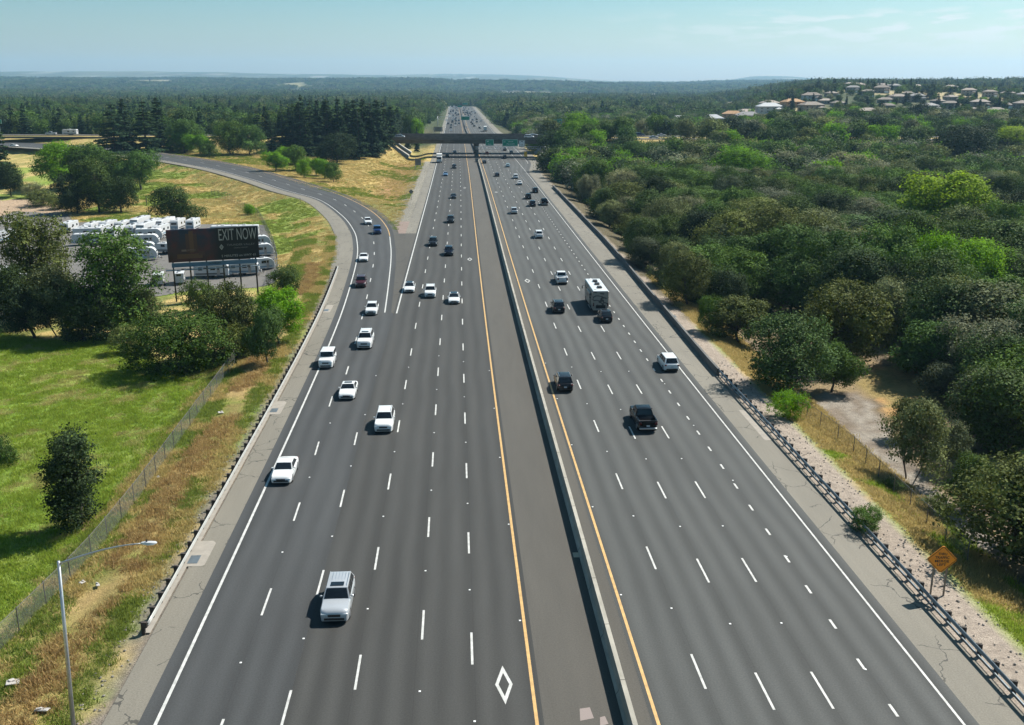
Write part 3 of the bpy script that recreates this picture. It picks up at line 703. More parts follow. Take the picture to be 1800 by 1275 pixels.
guardrail('guardrail', GL, 'long steel guardrail on dark posts between the left shoulder and the weedy bank', M_CONCL if False else mat('bright guardrail', (.36, .355, .33), .45, .35, noise=(1, .15)), side=1)
YR = np.linspace(36, 113.5, 60)
guardrail('guardrail', np.stack([32.05 + 0 * YR, YR, 0 * YR], 1), 'blue-grey steel guardrail on blocked posts beside the right shoulder below the orange sign', M_STEELD, side=-1, rub=True, rail_z=.68)
# asphalt curb under the left rail
strip('curb', push(GL, .35, .0), push(GL, -.12, .0), M_CONCL)

root = empty('overpass', (7, float(ovY(7)), 0))
def deck(y0, y1, x0, x1, zb, zt):
    mb = MB()
    for (xa, xb) in ((x0, x1),):
        pr = [(y0 + 1.6, zb), (y0 + 1.2, zt - .9), (y0, zt - .55), (y0, zt), (y1, zt), (y1, zt - .55), (y1 - 1.2, zt - .9), (y1 - 1.6, zb)]
        mb.loft([[(x - 7, y - .10 * (x - 7), z) for (y, z) in pr] for x in np.linspace(xa, xb, 14)])
    return mb
M_BR = mat('bridge concrete', (.12, .11, .095), .9, noise=(.35, .3))
M_BRP = mat('bridge parapet', (.11, .10, .088), .9, noise=(.5, .3))
deck(0, 13, -41, 54, 6.6, 9.0).build('deck', M_BR, root)
deck(27, 40, -41, 54, 6.6, 9.0).build('deck', M_BR, root)
for yy in (0.15, 12.85, 27.15, 39.85):
    mb = MB(); mb.loft([[(x - 7, yy + q - .10 * (x - 7), z) for q, z in ((-.15, 9.0), (-.15, 9.85), (.12, 9.85), (.15, 9.0))] for x in np.linspace(-60, 70, 14)])
    mb.build('parapet', M_BRP, root)
for yy in (6.5, 33.5):
    mb = MB(); x = BX(500) - 7
    mb.loft([[(x + a * r_, yy + b * q_, z) for a, b in ((-1, -.8), (0, -1), (1, -.8), (1, .8), (0, 1), (-1, .8))] for z, r_, q_ in ((-.2, 1.05, 2.6), (4.8, 1.05, 2.6), (6.7, 1.35, 3.6))])
    mb.build('pier', mat('bridge pier', (.13, .12, .105), .9, noise=(.5, .25)), root)
for s_, xt, xb in ((-1, -34.5, -24.2), (1, 51, 42.5)):
    for ya, yb in ((-1, 14), (26, 41)):
        mb = MB(); V = []
        for y in (ya, yb): V += [(xb - 7, y - .1 * (xb - 7), .25), (xt - 7, y - .1 * (xt - 7), 6.85), (xt - 7 + s_ * 3, y - .1 * (xt - 7), 7.0), (xt - 7 + s_ * 3, y - .1 * (xt - 7), -.5), (xb - 7, y - .1 * (xb - 7), -.5)]
        n_ = 5; mb.add(V, [tuple(range(5)), tuple(range(9, 4, -1))] + [(i, (i + 1) % 5, 5 + (i + 1) % 5, 5 + i) for i in range(5)])
        mb.build('slope_paving', M_CONC, root)
tag(root, 'wide dark concrete overpass carrying two decks across the whole freeway', 'bridge')
# crossing road on the embankment
Xo = np.linspace(-420, -36, 60); Xp = np.linspace(50, 330, 50)
for Xq in (Xo, Xp):
    for a_, b_ in ((1, 12.4), (27.6, 39)):
        strip('crossing_road', np.stack([Xq, ovY(Xq) + b_, 0 * Xq + OVZ + .03], 1), np.stack([Xq, ovY(Xq) + a_, 0 * Xq + OVZ + .03], 1), M_MED, 200)
        strip('edge_line', np.stack([Xq, ovY(Xq) + a_ + 1.3, 0 * Xq + OVZ + .04], 1), np.stack([Xq, ovY(Xq) + a_ + 1.1, 0 * Xq + OVZ + .04], 1), M_WHITE)
GX2 = np.linspace(-300, -62, 60); guard_pts = np.stack([GX2, ovY(GX2) - .2, 0 * GX2 + OVZ], 1)
b_ = run_wall('roadside_barrier', lambda t: 0, 0, 1, [(-.1, 0), (-.1, .1), (.1, .1), (.1, 0)], M_BRP, 1)
bpy.data.objects.remove(b_)
mb = MB(); mb.loft([[(x, float(ovY(x)) - .3 + q, OVZ - .1 + z) for q, z in ((-.15, 0), (-.12, .85), (.12, .85), (.15, 0))] for x in GX2]); b_ = mb.build('roadside_barrier', M_BRP)
tag(b_, 'low dark barrier along the raised crossing road where a pickup tows a caravan', 'barrier')

# ------------------------------------------------------------------ signs, lamp
def post_sign(name, loc, rz, label, w_, h_, z0, m, posts=(-.3, .3), diamond_=False, back=False, frame=None, pr=.05):
    root = empty(name, loc, rz)
    mb = MB()
    if diamond_:
        r_ = w_ / 2 * math.sqrt(2); c = .08
        mb.prism([(-r_ + c, z0 + c), (-c, z0 + r_ - c), (c, z0 + r_ - c), (r_ - c, z0 + c), (r_ - c, z0 - c), (c, z0 - r_ + c), (-c, z0 - r_ + c), (-r_ + c, z0 - c)], -.02, .02)
        mb.build('panel', m, root)
        if frame:
            q = MB(); R1 = r_ - .07; R2 = r_ - .13; V = []
            for rr in (R1, R2): V += [(-rr, -.028, z0), (0, -.028, z0 + rr), (rr, -.028, z0), (0, -.028, z0 - rr)]
            q.add(V, [(i, (i + 1) % 4, 4 + (i + 1) % 4, 4 + i) for i in range(4)]); q.build('border', frame, root)
        ztop = z0 - .15
    else:
        mb.box((0, 0, z0), (w_, .05, h_)); mb.build('panel', m, root)
        if frame:
            q = MB(); t = .07
            for (cx, cz, sx, sz) in ((0, z0 + h_ / 2 - .12, w_ - .2, t), (0, z0 - h_ / 2 + .12, w_ - .2, t), (-w_ / 2 + .12, z0, t, h_ - .34), (w_ / 2 - .12, z0, t, h_ - .34)): q.box((cx, -.03, cz), (sx, .012, sz))
            q.build('border', frame, root)
        ztop = z0 + h_ * .4
    for x in posts:
        q = MB(); q.box((x, .08, (ztop - .8) / 2 ), (pr * 2, pr * 2, ztop + .8)); q.build('post', M_STEEL if pr > .07 else mat('sign post', (.22, .18, .14), .7, .2), root)
    tag(root, label, 'sign'); return root
# orange construction sign
xs, ys = 33.35, 59.2; zs = float(T(xs, ys))
sg = post_sign('warning_sign', (xs, ys, zs), R(-6), 'orange diamond sign reading THRU TRAFFIC MERGE LEFT on two thin posts', 1.52, 0, 2.85, M_ORANGE, (-.45, .45), True, frame=mat('sign border', (.12, .05, .01), .6))
for i, tx in enumerate(('THRU', 'TRAFFIC', 'MERGE', 'LEFT')):
    text_part('lettering', tx, .27, M_DARKT, sg, (0, -.032, 3.27 - i * .275), (R(90), 0, 0), width=(.60, .98, .98, .62)[i], extrude=.004, bold=.004)
# cobra head lamp on the left verge
bx_, by_ = px2w(131, 1300, -.4); zl = float(T(bx_, by_))
tx_, ty_, tz_ = bx_ - .75, by_, 10.6
best = None
for ax in np.arange(-3, 2, .1):
    for az in np.arange(8.5, 12.5, .1):
        q = proj(bx_ + ax, by_, az); e_ = (q[0] - 102) ** 2 + (q[1] - 988) ** 2
        if best is None or e_ < best[0]: best = (e_, ax, az)
_, ax, az = best
root = empty('street_lamp', (bx_, by_, zl))
mb = MB(); mb.tube((0, 0, -.4), (ax, 0, az - zl), .13, .075, 12); mb.build('pole', M_STEEL, root, smooth=True)
mb = MB(); mb.box((0, 0, .12), (.42, .42, .06)); mb.tube((0, 0, .1), (0, 0, .45), .17, .14, 10); mb.build('base_plate', M_STEEL, root)
A = Vector((ax, 0, az - zl - .15)); best = None
for dx in np.arange(2, 7, .1):
    for dz in np.arange(-.5, 3, .1):
        q = proj(bx_ + ax + dx, by_ + .4, az + dz); e_ = (q[0] - 252) ** 2 + (q[1] - 955) ** 2
        if best is None or e_ < best[0]: best = (e_, dx, dz)
_, dx, dz = best
arm = [A + Vector((dx * t, .4 * t, dz * (1.55 * t - .55 * t * t * t * 1.0))) for t in np.linspace(0, 1, 12)]
arm = [A + Vector((dx * t, .4 * t, (dz + .15) * math.sin(min(1, t * 1.02) * math.pi / 2) ** 1.0)) for t in np.linspace(0, 1, 12)]
mb = MB(); mb.path([tuple(p) for p in arm], list(np.linspace(.065, .035, 12)), 8); mb.build('arm', M_STEEL, root, smooth=True)
e_ = arm[-1]; mb = MB()
mb.loft([[(e_.x + x, e_.y + y * w_, e_.z + z * h_ + .02) for y, z in ((-1, -.4), (-.7, .7), (0, 1), (.7, .7), (1, -.4), (0, -.8))] for x, w_, h_ in ((-.1, .05, .06), (.05, .13, .09), (.35, .17, .09), (.62, .15, .07), (.72, .05, .03))])
hd = mb.build('lamp_head', mat('lamp housing', (.55, .56, .56), .4, .3), root, angle=40)
mb = MB(); mb.box((e_.x + .38, e_.y, e_.z - .06), (.36, .22, .04), bev=.01); mb.build('lens', M_HEAD, hd)
mb = MB(); mb.tube((e_.x + .2, e_.y, e_.z + .1), (e_.x + .2, e_.y, e_.z + .19), .045, .04, 8); mb.build('photocell', M_BLK, hd)
tag(root, 'grey street lamp with long curved arm and flat head over the left bank', 'street lamp')
# gantries
def gantry(loc, w_, zt, th, label, posts, signs=(), col=M_STEEL, lattice=True):
    root = empty('sign_gantry', loc)
    mb = MB()
    for yy in (-.4, .4):
        for z in (zt, zt - th): mb.box((w_ / 2, yy, z), (w_, .14, .14))
    n_ = max(2, int(w_ / max(th, .9)))
    for i in range(n_):
        xa, xb = w_ * i / n_, w_ * (i + 1) / n_
        for yy in (-.4, .4): mb.tube((xa, yy, zt if i % 2 else zt - th), (xb, yy, zt - th if i % 2 else zt), .05, n=4)
    mb.build('truss', col, root)
    for x in posts:
        q = MB(); q.tube((x, 0, -.5), (x, 0, zt + .1), .26, .2, 10); q.build('post', col, root, smooth=True)
    tag(root, label, 'gantry'); return root
# (a) signs hanging just before the near deck, over the right lanes
gxa, gya = 30.5, 489.
g1 = gantry((9.6, 489, 0), 34.5, 5.6, 1.0, 'thin steel gantry with green boards under the near edge of the overpass', (34.5,))
def board(name, xc, zc, w_, h_, lines, label, yy, m=M_GREEN, tm=M_SWHITE, rz=0.):
    root = empty(name, (xc, yy, zc - h_ / 2), rz)
    mb = MB(); mb.box((0, 0, h_ / 2), (w_, .08, h_), bev=.03); mb.build('panel', m, root)
    q = MB(); t = .12
    for (cx, cz, sx, sz) in ((0, h_ - .16, w_ - .3, t), (0, .16, w_ - .3, t), (-w_ / 2 + .16, h_ / 2, t, h_ - .44), (w_ / 2 - .16, h_ / 2, t, h_ - .44)): q.box((cx, -.05, cz), (sx, .02, sz))
    q.build('border', tm, root)
    for (tx, fx_, fz, sz, wd) in lines:
        text_part('lettering', tx, sz, tm, root, (fx_ * w_, -.055, fz * h_), (R(90), 0, 0), width=wd * w_, extrude=.006)
    tag(root, label, 'sign'); return root
def wx(px, Y, z):   # world x of a photo column at depth Y
    lo, hi = -1600, 1900
    for _ in range(50):
        mid = (lo + hi) / 2
        if proj(mid, Y, z)[0] < px: lo = mid
        else: hi = mid
    return (lo + hi) / 2
def wz(py, X, Y):
    lo, hi = -20, 60
    for _ in range(50):
        mid = (lo + hi) / 2
        if proj(X, Y, mid)[1] > py: lo = mid
        else: hi = mid
    return (lo + hi) / 2
def board_px(name, x0, x1, y0, y1, Y, lines, label, **k):
    xa, xb = wx(x0, Y, 5), wx(x1, Y, 5); zb, zt = wz(y1, xa, Y), wz(y0, xa, Y)
    return board(name, (xa + xb) / 2, (zb + zt) / 2, xb - xa, zt - zb, lines, label, Y, **k)
board_px('guide_sign', 853.5, 868, 245.5, 256.5, 488.3, (('Reno', 0, .25, .8, .4), ('80', -.2, .68, .8, .22)), 'smaller green guide board left of the wide one under the overpass')
board_px('guide_sign', 883, 910.5, 245.5, 257.5, 488.3, (('Lincoln', 0.03, .68, .7, .32), ('Marysville', 0.03, .34, .7, .5), ('65', -.36, .66, .7, .1)), 'widest green guide board with white text under the overpass')
board_px('guide_sign', 912, 922.5, 247, 258, 488.3, (('65', 0, .3, 1.0, .4), ('^', 0, .7, 1.6, .5)), 'small white board with a black arrow at the right end under the overpass', m=M_SWHITE, tm=M_DARKT)
# (b) gantry beyond
Yb = 800; xa, xb = wx(769, Yb, 8), wx(826, Yb, 8); zt = wz(205, xa, Yb); zb = wz(210.5, xa, Yb)
gantry((xa, Yb, 0), xb - xa, zt, zt - zb, 'long steel gantry spanning the left lanes beyond the overpass', (0.2, wx(817, Yb, 5) - xa))
board_px('guide_sign', 810.5, 825.5, 205, 211.5, Yb - 1, (), 'green board on the gantry beyond the overpass')
Yb = 1300; xa, xb = wx(788, Yb, 8), wx(813, Yb, 8); zt = wz(188, xa, Yb); zb = wz(191.5, xa, Yb)
gantry((xa, Yb, 0), xb - xa, zt, zt - zb, 'faint farthest gantry where the freeway meets the trees', (0.2, xb - xa - .2))
board_px('guide_sign', 804.5, 812.5, 185.5, 189, Yb - 1, (), 'tiny green board on the farthest gantry')
board_px('guide_sign', 813, 822, 181, 184.5, Yb + 40, (), 'tiny green board among the trees past the farthest gantry')
# (c) board among the right hand trees, back sides, small ones
sg = board_px('guide_sign', 966, 987.5, 209.5, 219.5, 640., (), 'green guide board standing out of the dark trees right of the overpass')
q = MB()
for x in (-2.2, 2.2): q.box((x, .15, -6), (.3, .3, 14))
q.build('post', M_STEEL, sg)
x, y, z = at(4, 262); 
sg = board_px('guide_sign', -2, 9, 210, 218, 520., (), 'green sign edge on a pole beside the tall conifer at the far left')
q = MB(); q.box((0, .15, -4), (.25, .25, 14)); q.build('post', M_STEEL, sg)
Yq = 585; xa = wx(770.5, Yq, 4); zt = wz(223.5, xa, Yq); zb = wz(231.5, xa, Yq)
M_BACK = mat('sign back', (.16, .17, .17), .5, .6)
post_sign('road_sign', (xa, Yq, 0), 0, 'grey back of a wide road sign above the overpass at its left', 5.2, zt - zb, (zt + zb) / 2, M_BACK, (-2, 2), pr=.12)
x, y, z = at(735, 297); post_sign('road_sign', (x, y, z), 0, 'large grey road sign seen from behind on the bare bank before the overpass', 2.6, 2.9, 3.0, M_BACK, (-1.15, 1.15), pr=.08)
x, y, z = at(723, 352); post_sign('warning_sign', (x, y, z), 0, 'dark back of a diamond sign beside the gravel left of the main lanes', 1.1, 0, 2.6, M_BACK, (0,), True)
x, y, z = at(924, 281); post_sign('warning_sign', (x, y, z), 0, 'tall yellow sign at the right end of the overpass', 1.5, 2.4, 2.6, mat('sign yellow', (.75, .42, .02), .5), (-.5, .5))
x = wx(882, 600, 2); post_sign('warning_sign', (x, 600, float(T(x, 600))), 0, 'yellow sign on the dry bank beyond the right end of the overpass', 2.2, 1.5, 2.4, mat('sign yellow', (.75, .42, .02), .5), (-.7, .7))
x, y, z = at(528, 359); post_sign('reflector_post', (x, y, z), 0, 'thin dark marker post beside the outer edge of the ramp', .16, .4, 1.7, M_BACK, (0,), pr=.05)
x, y, z = at(258, 362); mb = MB(); mb.tube((0, 0, -.3), (.1, 0, 3.3), .13, .1, 8); o = mb.build('wooden_post', M_BARK, loc=(x, y, z)); tag(o, 'bare wooden post standing in dry grass behind the caravans', 'post')
# crash cushion before the pier
xq = BX(470) - .3
root = empty('crash_cushion', (xq, 470, 0)); 
for i, (dx_, dy_) in enumerate(((0, -7), (0, -5), (-.6, -3), (.6, -3), (-.6, -1), (.6, -1))):
    q = MB(); q.tube((dx_, dy_, 0), (dx_, dy_, 1.0), .45, .5, 10); q.build('barrel', mat('barrel', (.55, .5, .4), .6), root, smooth=False)
tag(root, 'pale sand barrels in front of the overpass pier', 'crash barrels')
q = MB(); q.box((0, 0, 1.2), (1.5, .1, 1.7), bev=.02); 
root = empty('impact_sign', (xq - .5, 461.5, 0)); q.build('panel', M_BACK, root); q = MB(); q.box((0, .1, .3), (.1, .1, .9)); q.build('post', M_BACK, root); tag(root, 'dark tilted panel at the nose of the median barrier below the overpass', 'sign')
# billboard
pl = at(312, 531); pr_ = at(447, 520); zb_ = pl[2]
cx, cyy = (pl[0] + pr_[0]) / 2 + .3, (pl[1] + pr_[1]) / 2; ang = math.atan2(pr_[1] - pl[1], pr_[0] - pl[0])
root = empty('billboard', (cx, cyy, zb_), ang)
zt = wz(401, cx, cyy) - zb_; zm = wz(457.5, cx, cyy) - zb_; zw = wz(466, cx, cyy) - zb_
wid = 148 / mpp(cx, cyy, 8) / math.cos(ang - -YAW * 0) ; hh = zt - zm
m_, k_ = newmat('billboard art', .5, .4)
oc_ = k_.node('ShaderNodeTexCoord').outputs['Object']; sp_ = k_.node('ShaderNodeSeparateXYZ'); k_.link(oc_, sp_.inputs[0])
gx_ = k_.rng(sp_.outputs[0], -wid / 2, .3, 0, 1); 
c1 = k_.mix(k_.rng(sp_.outputs[2], zm, zt, 0, 1), (.07, .028, .020), (.012, .032, .065))
c1 = k_.mix(k_.rng(k_.noise(oc_, .5, 4), .45, .6, 0, .6), c1, (.12, .026, .028))
c1 = k_.mix(k_.rng(sp_.outputs[0], -.8, .9, 0, 1), c1, (.007, .008, .009))
k_.link(c1, k_.b.inputs['Base Color'])
mb = MB(); mb.box((0, 0, (zt + zm) / 2), (wid, .35, hh), bev=.04); pn = mb.build('panel', m_, root)
q = MB(); 
for (x0, x1, z0, z1, mi) in ((-4.6, -4.0, .28, .86, 0), (-4.0, -3.3, .28, .93, 1), (-3.3, -2.7, .28, .84, 0), (-6.2, -2.0, .10, .24, 1), (-5.4, -3.0, .32, .38, 2), (-2.6, -1.6, .18, .3, 0)):
    q.box(((x0 + x1) / 2, -.185, zm + hh * (z0 + z1) / 2), (x1 - x0, .012, hh * (z1 - z0)), mi)
q.build('picture', [mat('art red brown', (.075, .032, .024), .5), mat('art dark amber', (.13, .06, .03), .5), mat('art pale', (.22, .15, .12), .5)], root)
M_BL = mat('billboard letters', (.42, .39, .36), .5); M_BL2 = mat('billboard small letters', (.20, .19, .18), .5)
tx_o = text_part('lettering', 'EXIT NOW', 1.9, M_BL, root, (wid * .27, -.19, zt - hh * .24), (R(90), 0, 0), width=wid * .42, extrude=.01)
for o_ in [tx_o]:
    vs = o_.data.vertices; zz = [v.co.y for v in vs]; s_ = hh * .36 / (max(zz) - min(zz))
    for v in vs: v.co.y *= s_
text_part('lettering', 'THUNDER VALLEY', .5, M_BL2, root, (wid * .30, -.19, zt - hh * .55), (R(90), 0, 0), width=wid * .31, extrude=.01)
text_part('lettering', 'CASINO RESORT', .3, M_BL2, root, (wid * .30, -.19, zt - hh * .645), (R(90), 0, 0), width=wid * .16, extrude=.01)
text_part('lettering', '5 MINUTES on HWY 65', .55, M_BL, root, (wid * .27, -.19, zt - hh * .885), (R(90), 0, 0), width=wid * .38, extrude=.01)
q = MB(); ex, ez = wid * .085, zt - hh * .60; q.add([(ex + a_, -.19, ez + b_) for a_, b_ in ((-.36, 0), (0, .52), (.36, 0), (0, -.52))] + [(ex + a_, -.19, ez + b_) for a_, b_ in ((-.2, 0), (0, .28), (.2, 0), (0, -.28))], [(i, (i + 1) % 4, 4 + (i + 1) % 4, 4 + i) for i in range(4)])
q.add([(ex + a_, -.192, ez + b_) for a_, b_ in ((-.09, 0), (0, .17), (.09, 0), (0, -.17))], [(0, 1, 2, 3)]); q.build('emblem', M_BL, root)
mb = MB(); mb.box((0, .05, (zm + zw) / 2 - .12), (wid * .94, .2, .72)); mb.build('skirt', mat('billboard skirt', (.13, .22, .30), .5), root)
text_part('lettering', 'OUTFRONT', .4, M_DARKT, root, (0, -.07, (zm + zw) / 2 - .1), (R(90), 0, 0), width=2.2, extrude=.01)
mb = MB(); mb.box((-.3, -.75, zw - .42), (wid * 1.04, .9, .07)); mb.tube((-wid * .54, -1.2, zw - .1), (wid * .5, -1.2, zw - .1), .03); mb.build('catwalk', M_STEELD, root)
for i in range(6):
    x = -wid * .455 + i * wid * .182
    q = MB(); q.box((x, .35, zt * .46), (.26, .3, zt * .96)); q.build('post', mat('billboard post', (.06, .05, .045), .7, .3), root)
for i in range(4):
    x = -wid * .36 + i * wid * .24
    q = MB(); q.tube((x, -.2, zw - .35), (x, -1.9, zw - .2), .03); q.box((x, -1.95, zw - .15), (.5, .25, .15)); q.build('floodlight', M_BLK, root)
tag(root, 'dark billboard reading EXIT NOW on tall steel posts before the caravan yard', 'billboard')

# ------------------------------------------------------------------ chain-link fences
m, k = newmat('chain link', .6, .3)
uvn = k.node('ShaderNodeTexCoord').outputs['Object']
k.b.inputs['Base Color'].default_value = (.20, .21, .20, 1)
tr = k.node('ShaderNodeBsdfTransparent'); ms = k.node('ShaderNodeMixShader'); ms.inputs[0].default_value = .22
k.link(tr.outputs[0], ms.inputs[1]); k.link(k.b.outputs[0], ms.inputs[2]); k.link(ms.outputs[0], k.n.nodes['Material Output'].inputs[0])
M_LINK = m; M_FP = mat('fence post', (.16, .15, .14), .6, .4)
def fence(px, label, h_=1.8, sp_=3.2, seg=None):
    P = np.array([at(*q) for q in px]); root = empty('chain_link_fence', tuple(P[0]))
    C = chain(P); sd = np.concatenate([[0], np.cumsum(np.linalg.norm(np.diff(C[:, :2], axis=0), axis=1))]); n_ = int(sd[-1] / sp_); S = np.linspace(0, sd[-1], n_ + 1)
    Q = np.stack([np.interp(S, sd, C[:, 0]), np.interp(S, sd, C[:, 1])], 1); Z = T(Q[:, 0], Q[:, 1]); Q = np.concatenate([Q, Z[:, None]], 1) - P[0]
    mb = MB(); mb.add([tuple(q + np.array([0, 0, .05])) for q in Q] + [tuple(q + np.array([0, 0, h_])) for q in Q], [(i, i + 1, n_ + 2 + i, n_ + 1 + i) for i in range(n_)]); mb.build('mesh', M_LINK, root)
    mb = MB(); mb.path([tuple(q + np.array([0, 0, h_])) for q in Q], [.022] * (n_ + 1), 5); mb.build('top_rail', M_FP, root)
    for i, q in enumerate(Q[:95]):
        a_ = MB(); a_.tube((0, 0, -.3), (random.uniform(-.04, .04), random.uniform(-.04, .04), h_ + .1), .04, n=6); a_.build('post', M_FP, root, loc=tuple(q))
    tag(root, label, 'fence')
fence([(-20, 1165), (48, 1098), (100, 1045), (160, 982), (205, 926), (250, 868), (300, 798), (350, 728), (398, 662), (424, 622)], 'rusty chain-link fence between the green field and the weedy freeway bank')
fence([(1385, 702), (1430, 745), (1490, 790), (1540, 838), (1600, 896), (1650, 945), (1700, 990)], 'sagging chain-link fence between the right verge and the gravel track')
fence([(482, 503), (488, 470), (478, 430), (455, 385), (432, 372), (400, 352), (372, 345)], 'tall chain-link fence at the freeway side of the caravan yard', 2.4)

# ------------------------------------------------------------------ vehicles
def bil(c, u, v):
    a, b, d, e = [np.array(q, float) for q in c]   # a(u0v0) b(u1v0) d(u1v1) e(u0v1)
    return a * (1 - u) * (1 - v) + b * u * (1 - v) + d * u * v + e * (1 - u) * v
def patchq(mb, c, bulge=0., inu=0., inv=0., off=0., nu=4, nv=3, nrm_=None, mi=0):
    if nrm_ is None:
        nrm_ = np.cross(np.array(c[1], float) - c[0], np.array(c[3], float) - c[0]); nrm_ /= np.linalg.norm(nrm_)
    V = []
    for j in range(nv + 1):
        for i in range(nu + 1):
            u = inu + (1 - 2 * inu) * i / nu; v = inv + (1 - 2 * inv) * j / nv
            V.append(tuple(bil(c, u, v) + nrm_ * (off + bulge * (4 * u * (1 - u)) * 1.0)))
    mb.add(V, [(j * (nu + 1) + i, j * (nu + 1) + i + 1, (j + 1) * (nu + 1) + i + 1, (j + 1) * (nu + 1) + i) for j in range(nv) for i in range(nu)], mi)
def car_proto(name, L, W, H, zh, zb, fr, ws, rf, rr, rb, zt=None, kind='suv', rail=False, sunroof=False, glassroof=False, bed=None, wr=.34, spare=False, darkroof=False):
    """front at +y. fr: nose height, zh: bonnet height at the screen, zb: belt height, ws/rf/rr/rb: y of screen foot, roof front, roof rear, rear glass foot"""
    root = empty(name, link=False); hl = L / 2; zt = zt or zb
    def part(mb, nm, mats, parent=root, angle=35, **k): return mb.build(nm, mats, parent, angle=angle, link=False, **k)
    yw = (hl - .92, -hl + (.98 if kind != 'pickup' else 1.15))
    ra = wr + .07
    ys = sorted(set([-hl, -hl + .04, -hl + .16, -hl + .4, hl - .45, hl - .2, hl - .06, hl] + [ws, rb, 0., .5, -.5] + [y0 + ra * q for y0 in yw for q in (-1, -.85, -.5, 0, .5, .85, 1)]))
    def ztop(y):
        if bed and y < bed[0]: return .82
        return float(np.interp(y, [-hl, -hl + .06, -hl + .3, rb, ws, ws + .15, hl - .35, hl - .1, hl], [zt * .72, zt * .93, zt, zb, zb, zh, fr + .08, fr, fr * .72]))
    def hw(y):
        e = min(hl - y, y + hl); return W / 2 * (1 - .16 * max(0, 1 - e / .55) ** 2.2)
    rings = []
    for y in ys:
        z0 = .24
        for y0 in yw:
            if abs(y - y0) < ra: z0 = max(z0, wr + math.sqrt(max(0, ra * ra - (y - y0) ** 2)))
        if y > hl - .05 or y < -hl + .05: z0 = max(z0, .32)
        w_ = hw(y); t = ztop(y); z0 = min(z0, t - .06); zm = max(z0 + .02, min(t - .05, t * .62)); 
        flat = min(.10, (t - zm) * .6)
        half = [(w_ * .96, z0), (w_, zm), (w_ * .975, t - flat), (w_ * .90, t - .012), (w_ * .55, t + .018)]
        rings.append([(x, y, z) for x, z in half] + [(0, y, t + .026)] + [(-x, y, z) for x, z in reversed(half)])
    mb = MB(); mb.loft(rings)
    bd = part(mb, 'body', [M_BLK]); bd['pt'] = 1
    # underside and wheel wells
    mb = MB(); mb.box((0, 0, .36), (W * .72, L * .9, .3)); 
    for y0 in yw: mb.box((0, y0, .45), (W * .86, wr * 2, .42))
    part(mb, 'underbody', M_BLK)
    # cabin
    wb = W / 2 * .93; wt = W / 2 * (.74 if kind != 'box' else .86)
    zb2 = zb - .02
    BL = [(-wb, ws, zb2), (wb, ws, zb2), (wb, rb, zb2), (-wb, rb, zb2)]; TP = [(-wt, rf, H - .05), (wt, rf, H - .05), (wt * .97, rr, H - .06), (-wt * .97, rr, H - .06)]
    mb = MB()
    frt = [BL[1], BL[0], TP[0], TP[1]]; rer = [BL[3], BL[2], TP[2], TP[3]]; rgt = [BL[2], BL[1], TP[1], TP[2]]; lft = [BL[0], BL[3], TP[3], TP[0]]
    for c in (frt, rer, rgt, lft): patchq(mb, c)
    n_ = 6; V = []
    for j in range(n_ + 1):
        for i in range(n_ + 1):
            u, v = i / n_, j / n_; p = bil([TP[0], TP[1], TP[2], TP[3]], u, v); V.append((p[0], p[1], p[2] + .06 * (1 - (2 * u - 1) ** 4) * (1 - (2 * v - 1) ** 4) ** .6))
    mb.add(V, [(j * (n_ + 1) + i, j * (n_ + 1) + i + 1, (j + 1) * (n_ + 1) + i + 1, (j + 1) * (n_ + 1) + i) for j in range(n_) for i in range(n_)])
    cb = part(mb, 'cabin', [M_BLK], angle=50)
    if not darkroof: cb['pt'] = 1
    for nm, c, iu, iv in (('windshield', frt, .045, .06), ('rear_window', rer, .09, .1)):
        mb = MB(); patchq(mb, c, .03, iu, iv, .012); part(mb, nm, M_GLASS)
    for c in (rgt, lft):
        # split the side glass into door panes
        nd = 3 if (kind in ('suv', 'van', 'box')) else 2
        e0, e1 = .04, (.97 if kind in ('suv', 'van', 'box') else .93)
        for d in range(nd):
            a0 = e0 + (e1 - e0) * d / nd + .012; a1 = e0 + (e1 - e0) * (d + 1) / nd - .012
            q = [bil(c, a0, .08), bil(c, a1, .08), bil(c, a1, .88), bil(c, a0, .88)]
            mb = MB(); patchq(mb, q, 0, 0, 0, .012, 1, 1); part(mb, 'side_window', M_GLASS)
    # wheels
    for y0 in yw:
        for s in (-1, 1):
            mb = MB(); mb.tube((-.12, 0, 0), (.12, 0, 0), wr, n=18); wh = part(mb, 'wheel', M_RUB, loc=(s * (W / 2 - .13), y0, wr))
            mb = MB(); mb.tube((s * .11, 0, 0), (s * .128, 0, 0), wr * .66, n=12); part(mb, 'rim', M_RIM, wh)
    # face
    def fz(z): return z * fr / .75
    for s in (-1, 1):
        mb = MB(); mb.box((s * W * .355, hl - .10, fr * .80), (W * .2, .14, .13), bev=.03); part(mb, 'headlight', M_HEAD)
        mb = MB(); mb.box((s * W * .40, -hl + .06, zt * .82), (W * .13, .13, .17 if kind != 'pickup' else .3), bev=.03); part(mb, 'taillight', M_TAIL)
        mb = MB(); mb.box((s * (W / 2 + .06), ws - .28, zb + .08), (.2, .12, .14), bev=.03); mi_ = part(mb, 'mirror', [M_BLK]); mi_['pt'] = 1
    mb = MB(); mb.box((0, hl - .025, fr * .72), (W * .44, .07, .18), bev=.02); part(mb, 'grille', M_BLK)
    mb = MB(); mb.box((0, hl - .03, .42), (W * .7, .09, .17), bev=.02); mb.box((0, -hl + .03, .40), (W * .72, .09, .17), bev=.02); part(mb, 'bumper_trim', M_BLK)
    mb = MB(); mb.box((0, -hl + (.005), zt * .62), (.34, .05, .16)); part(mb, 'licence_plate', M_PLATE)
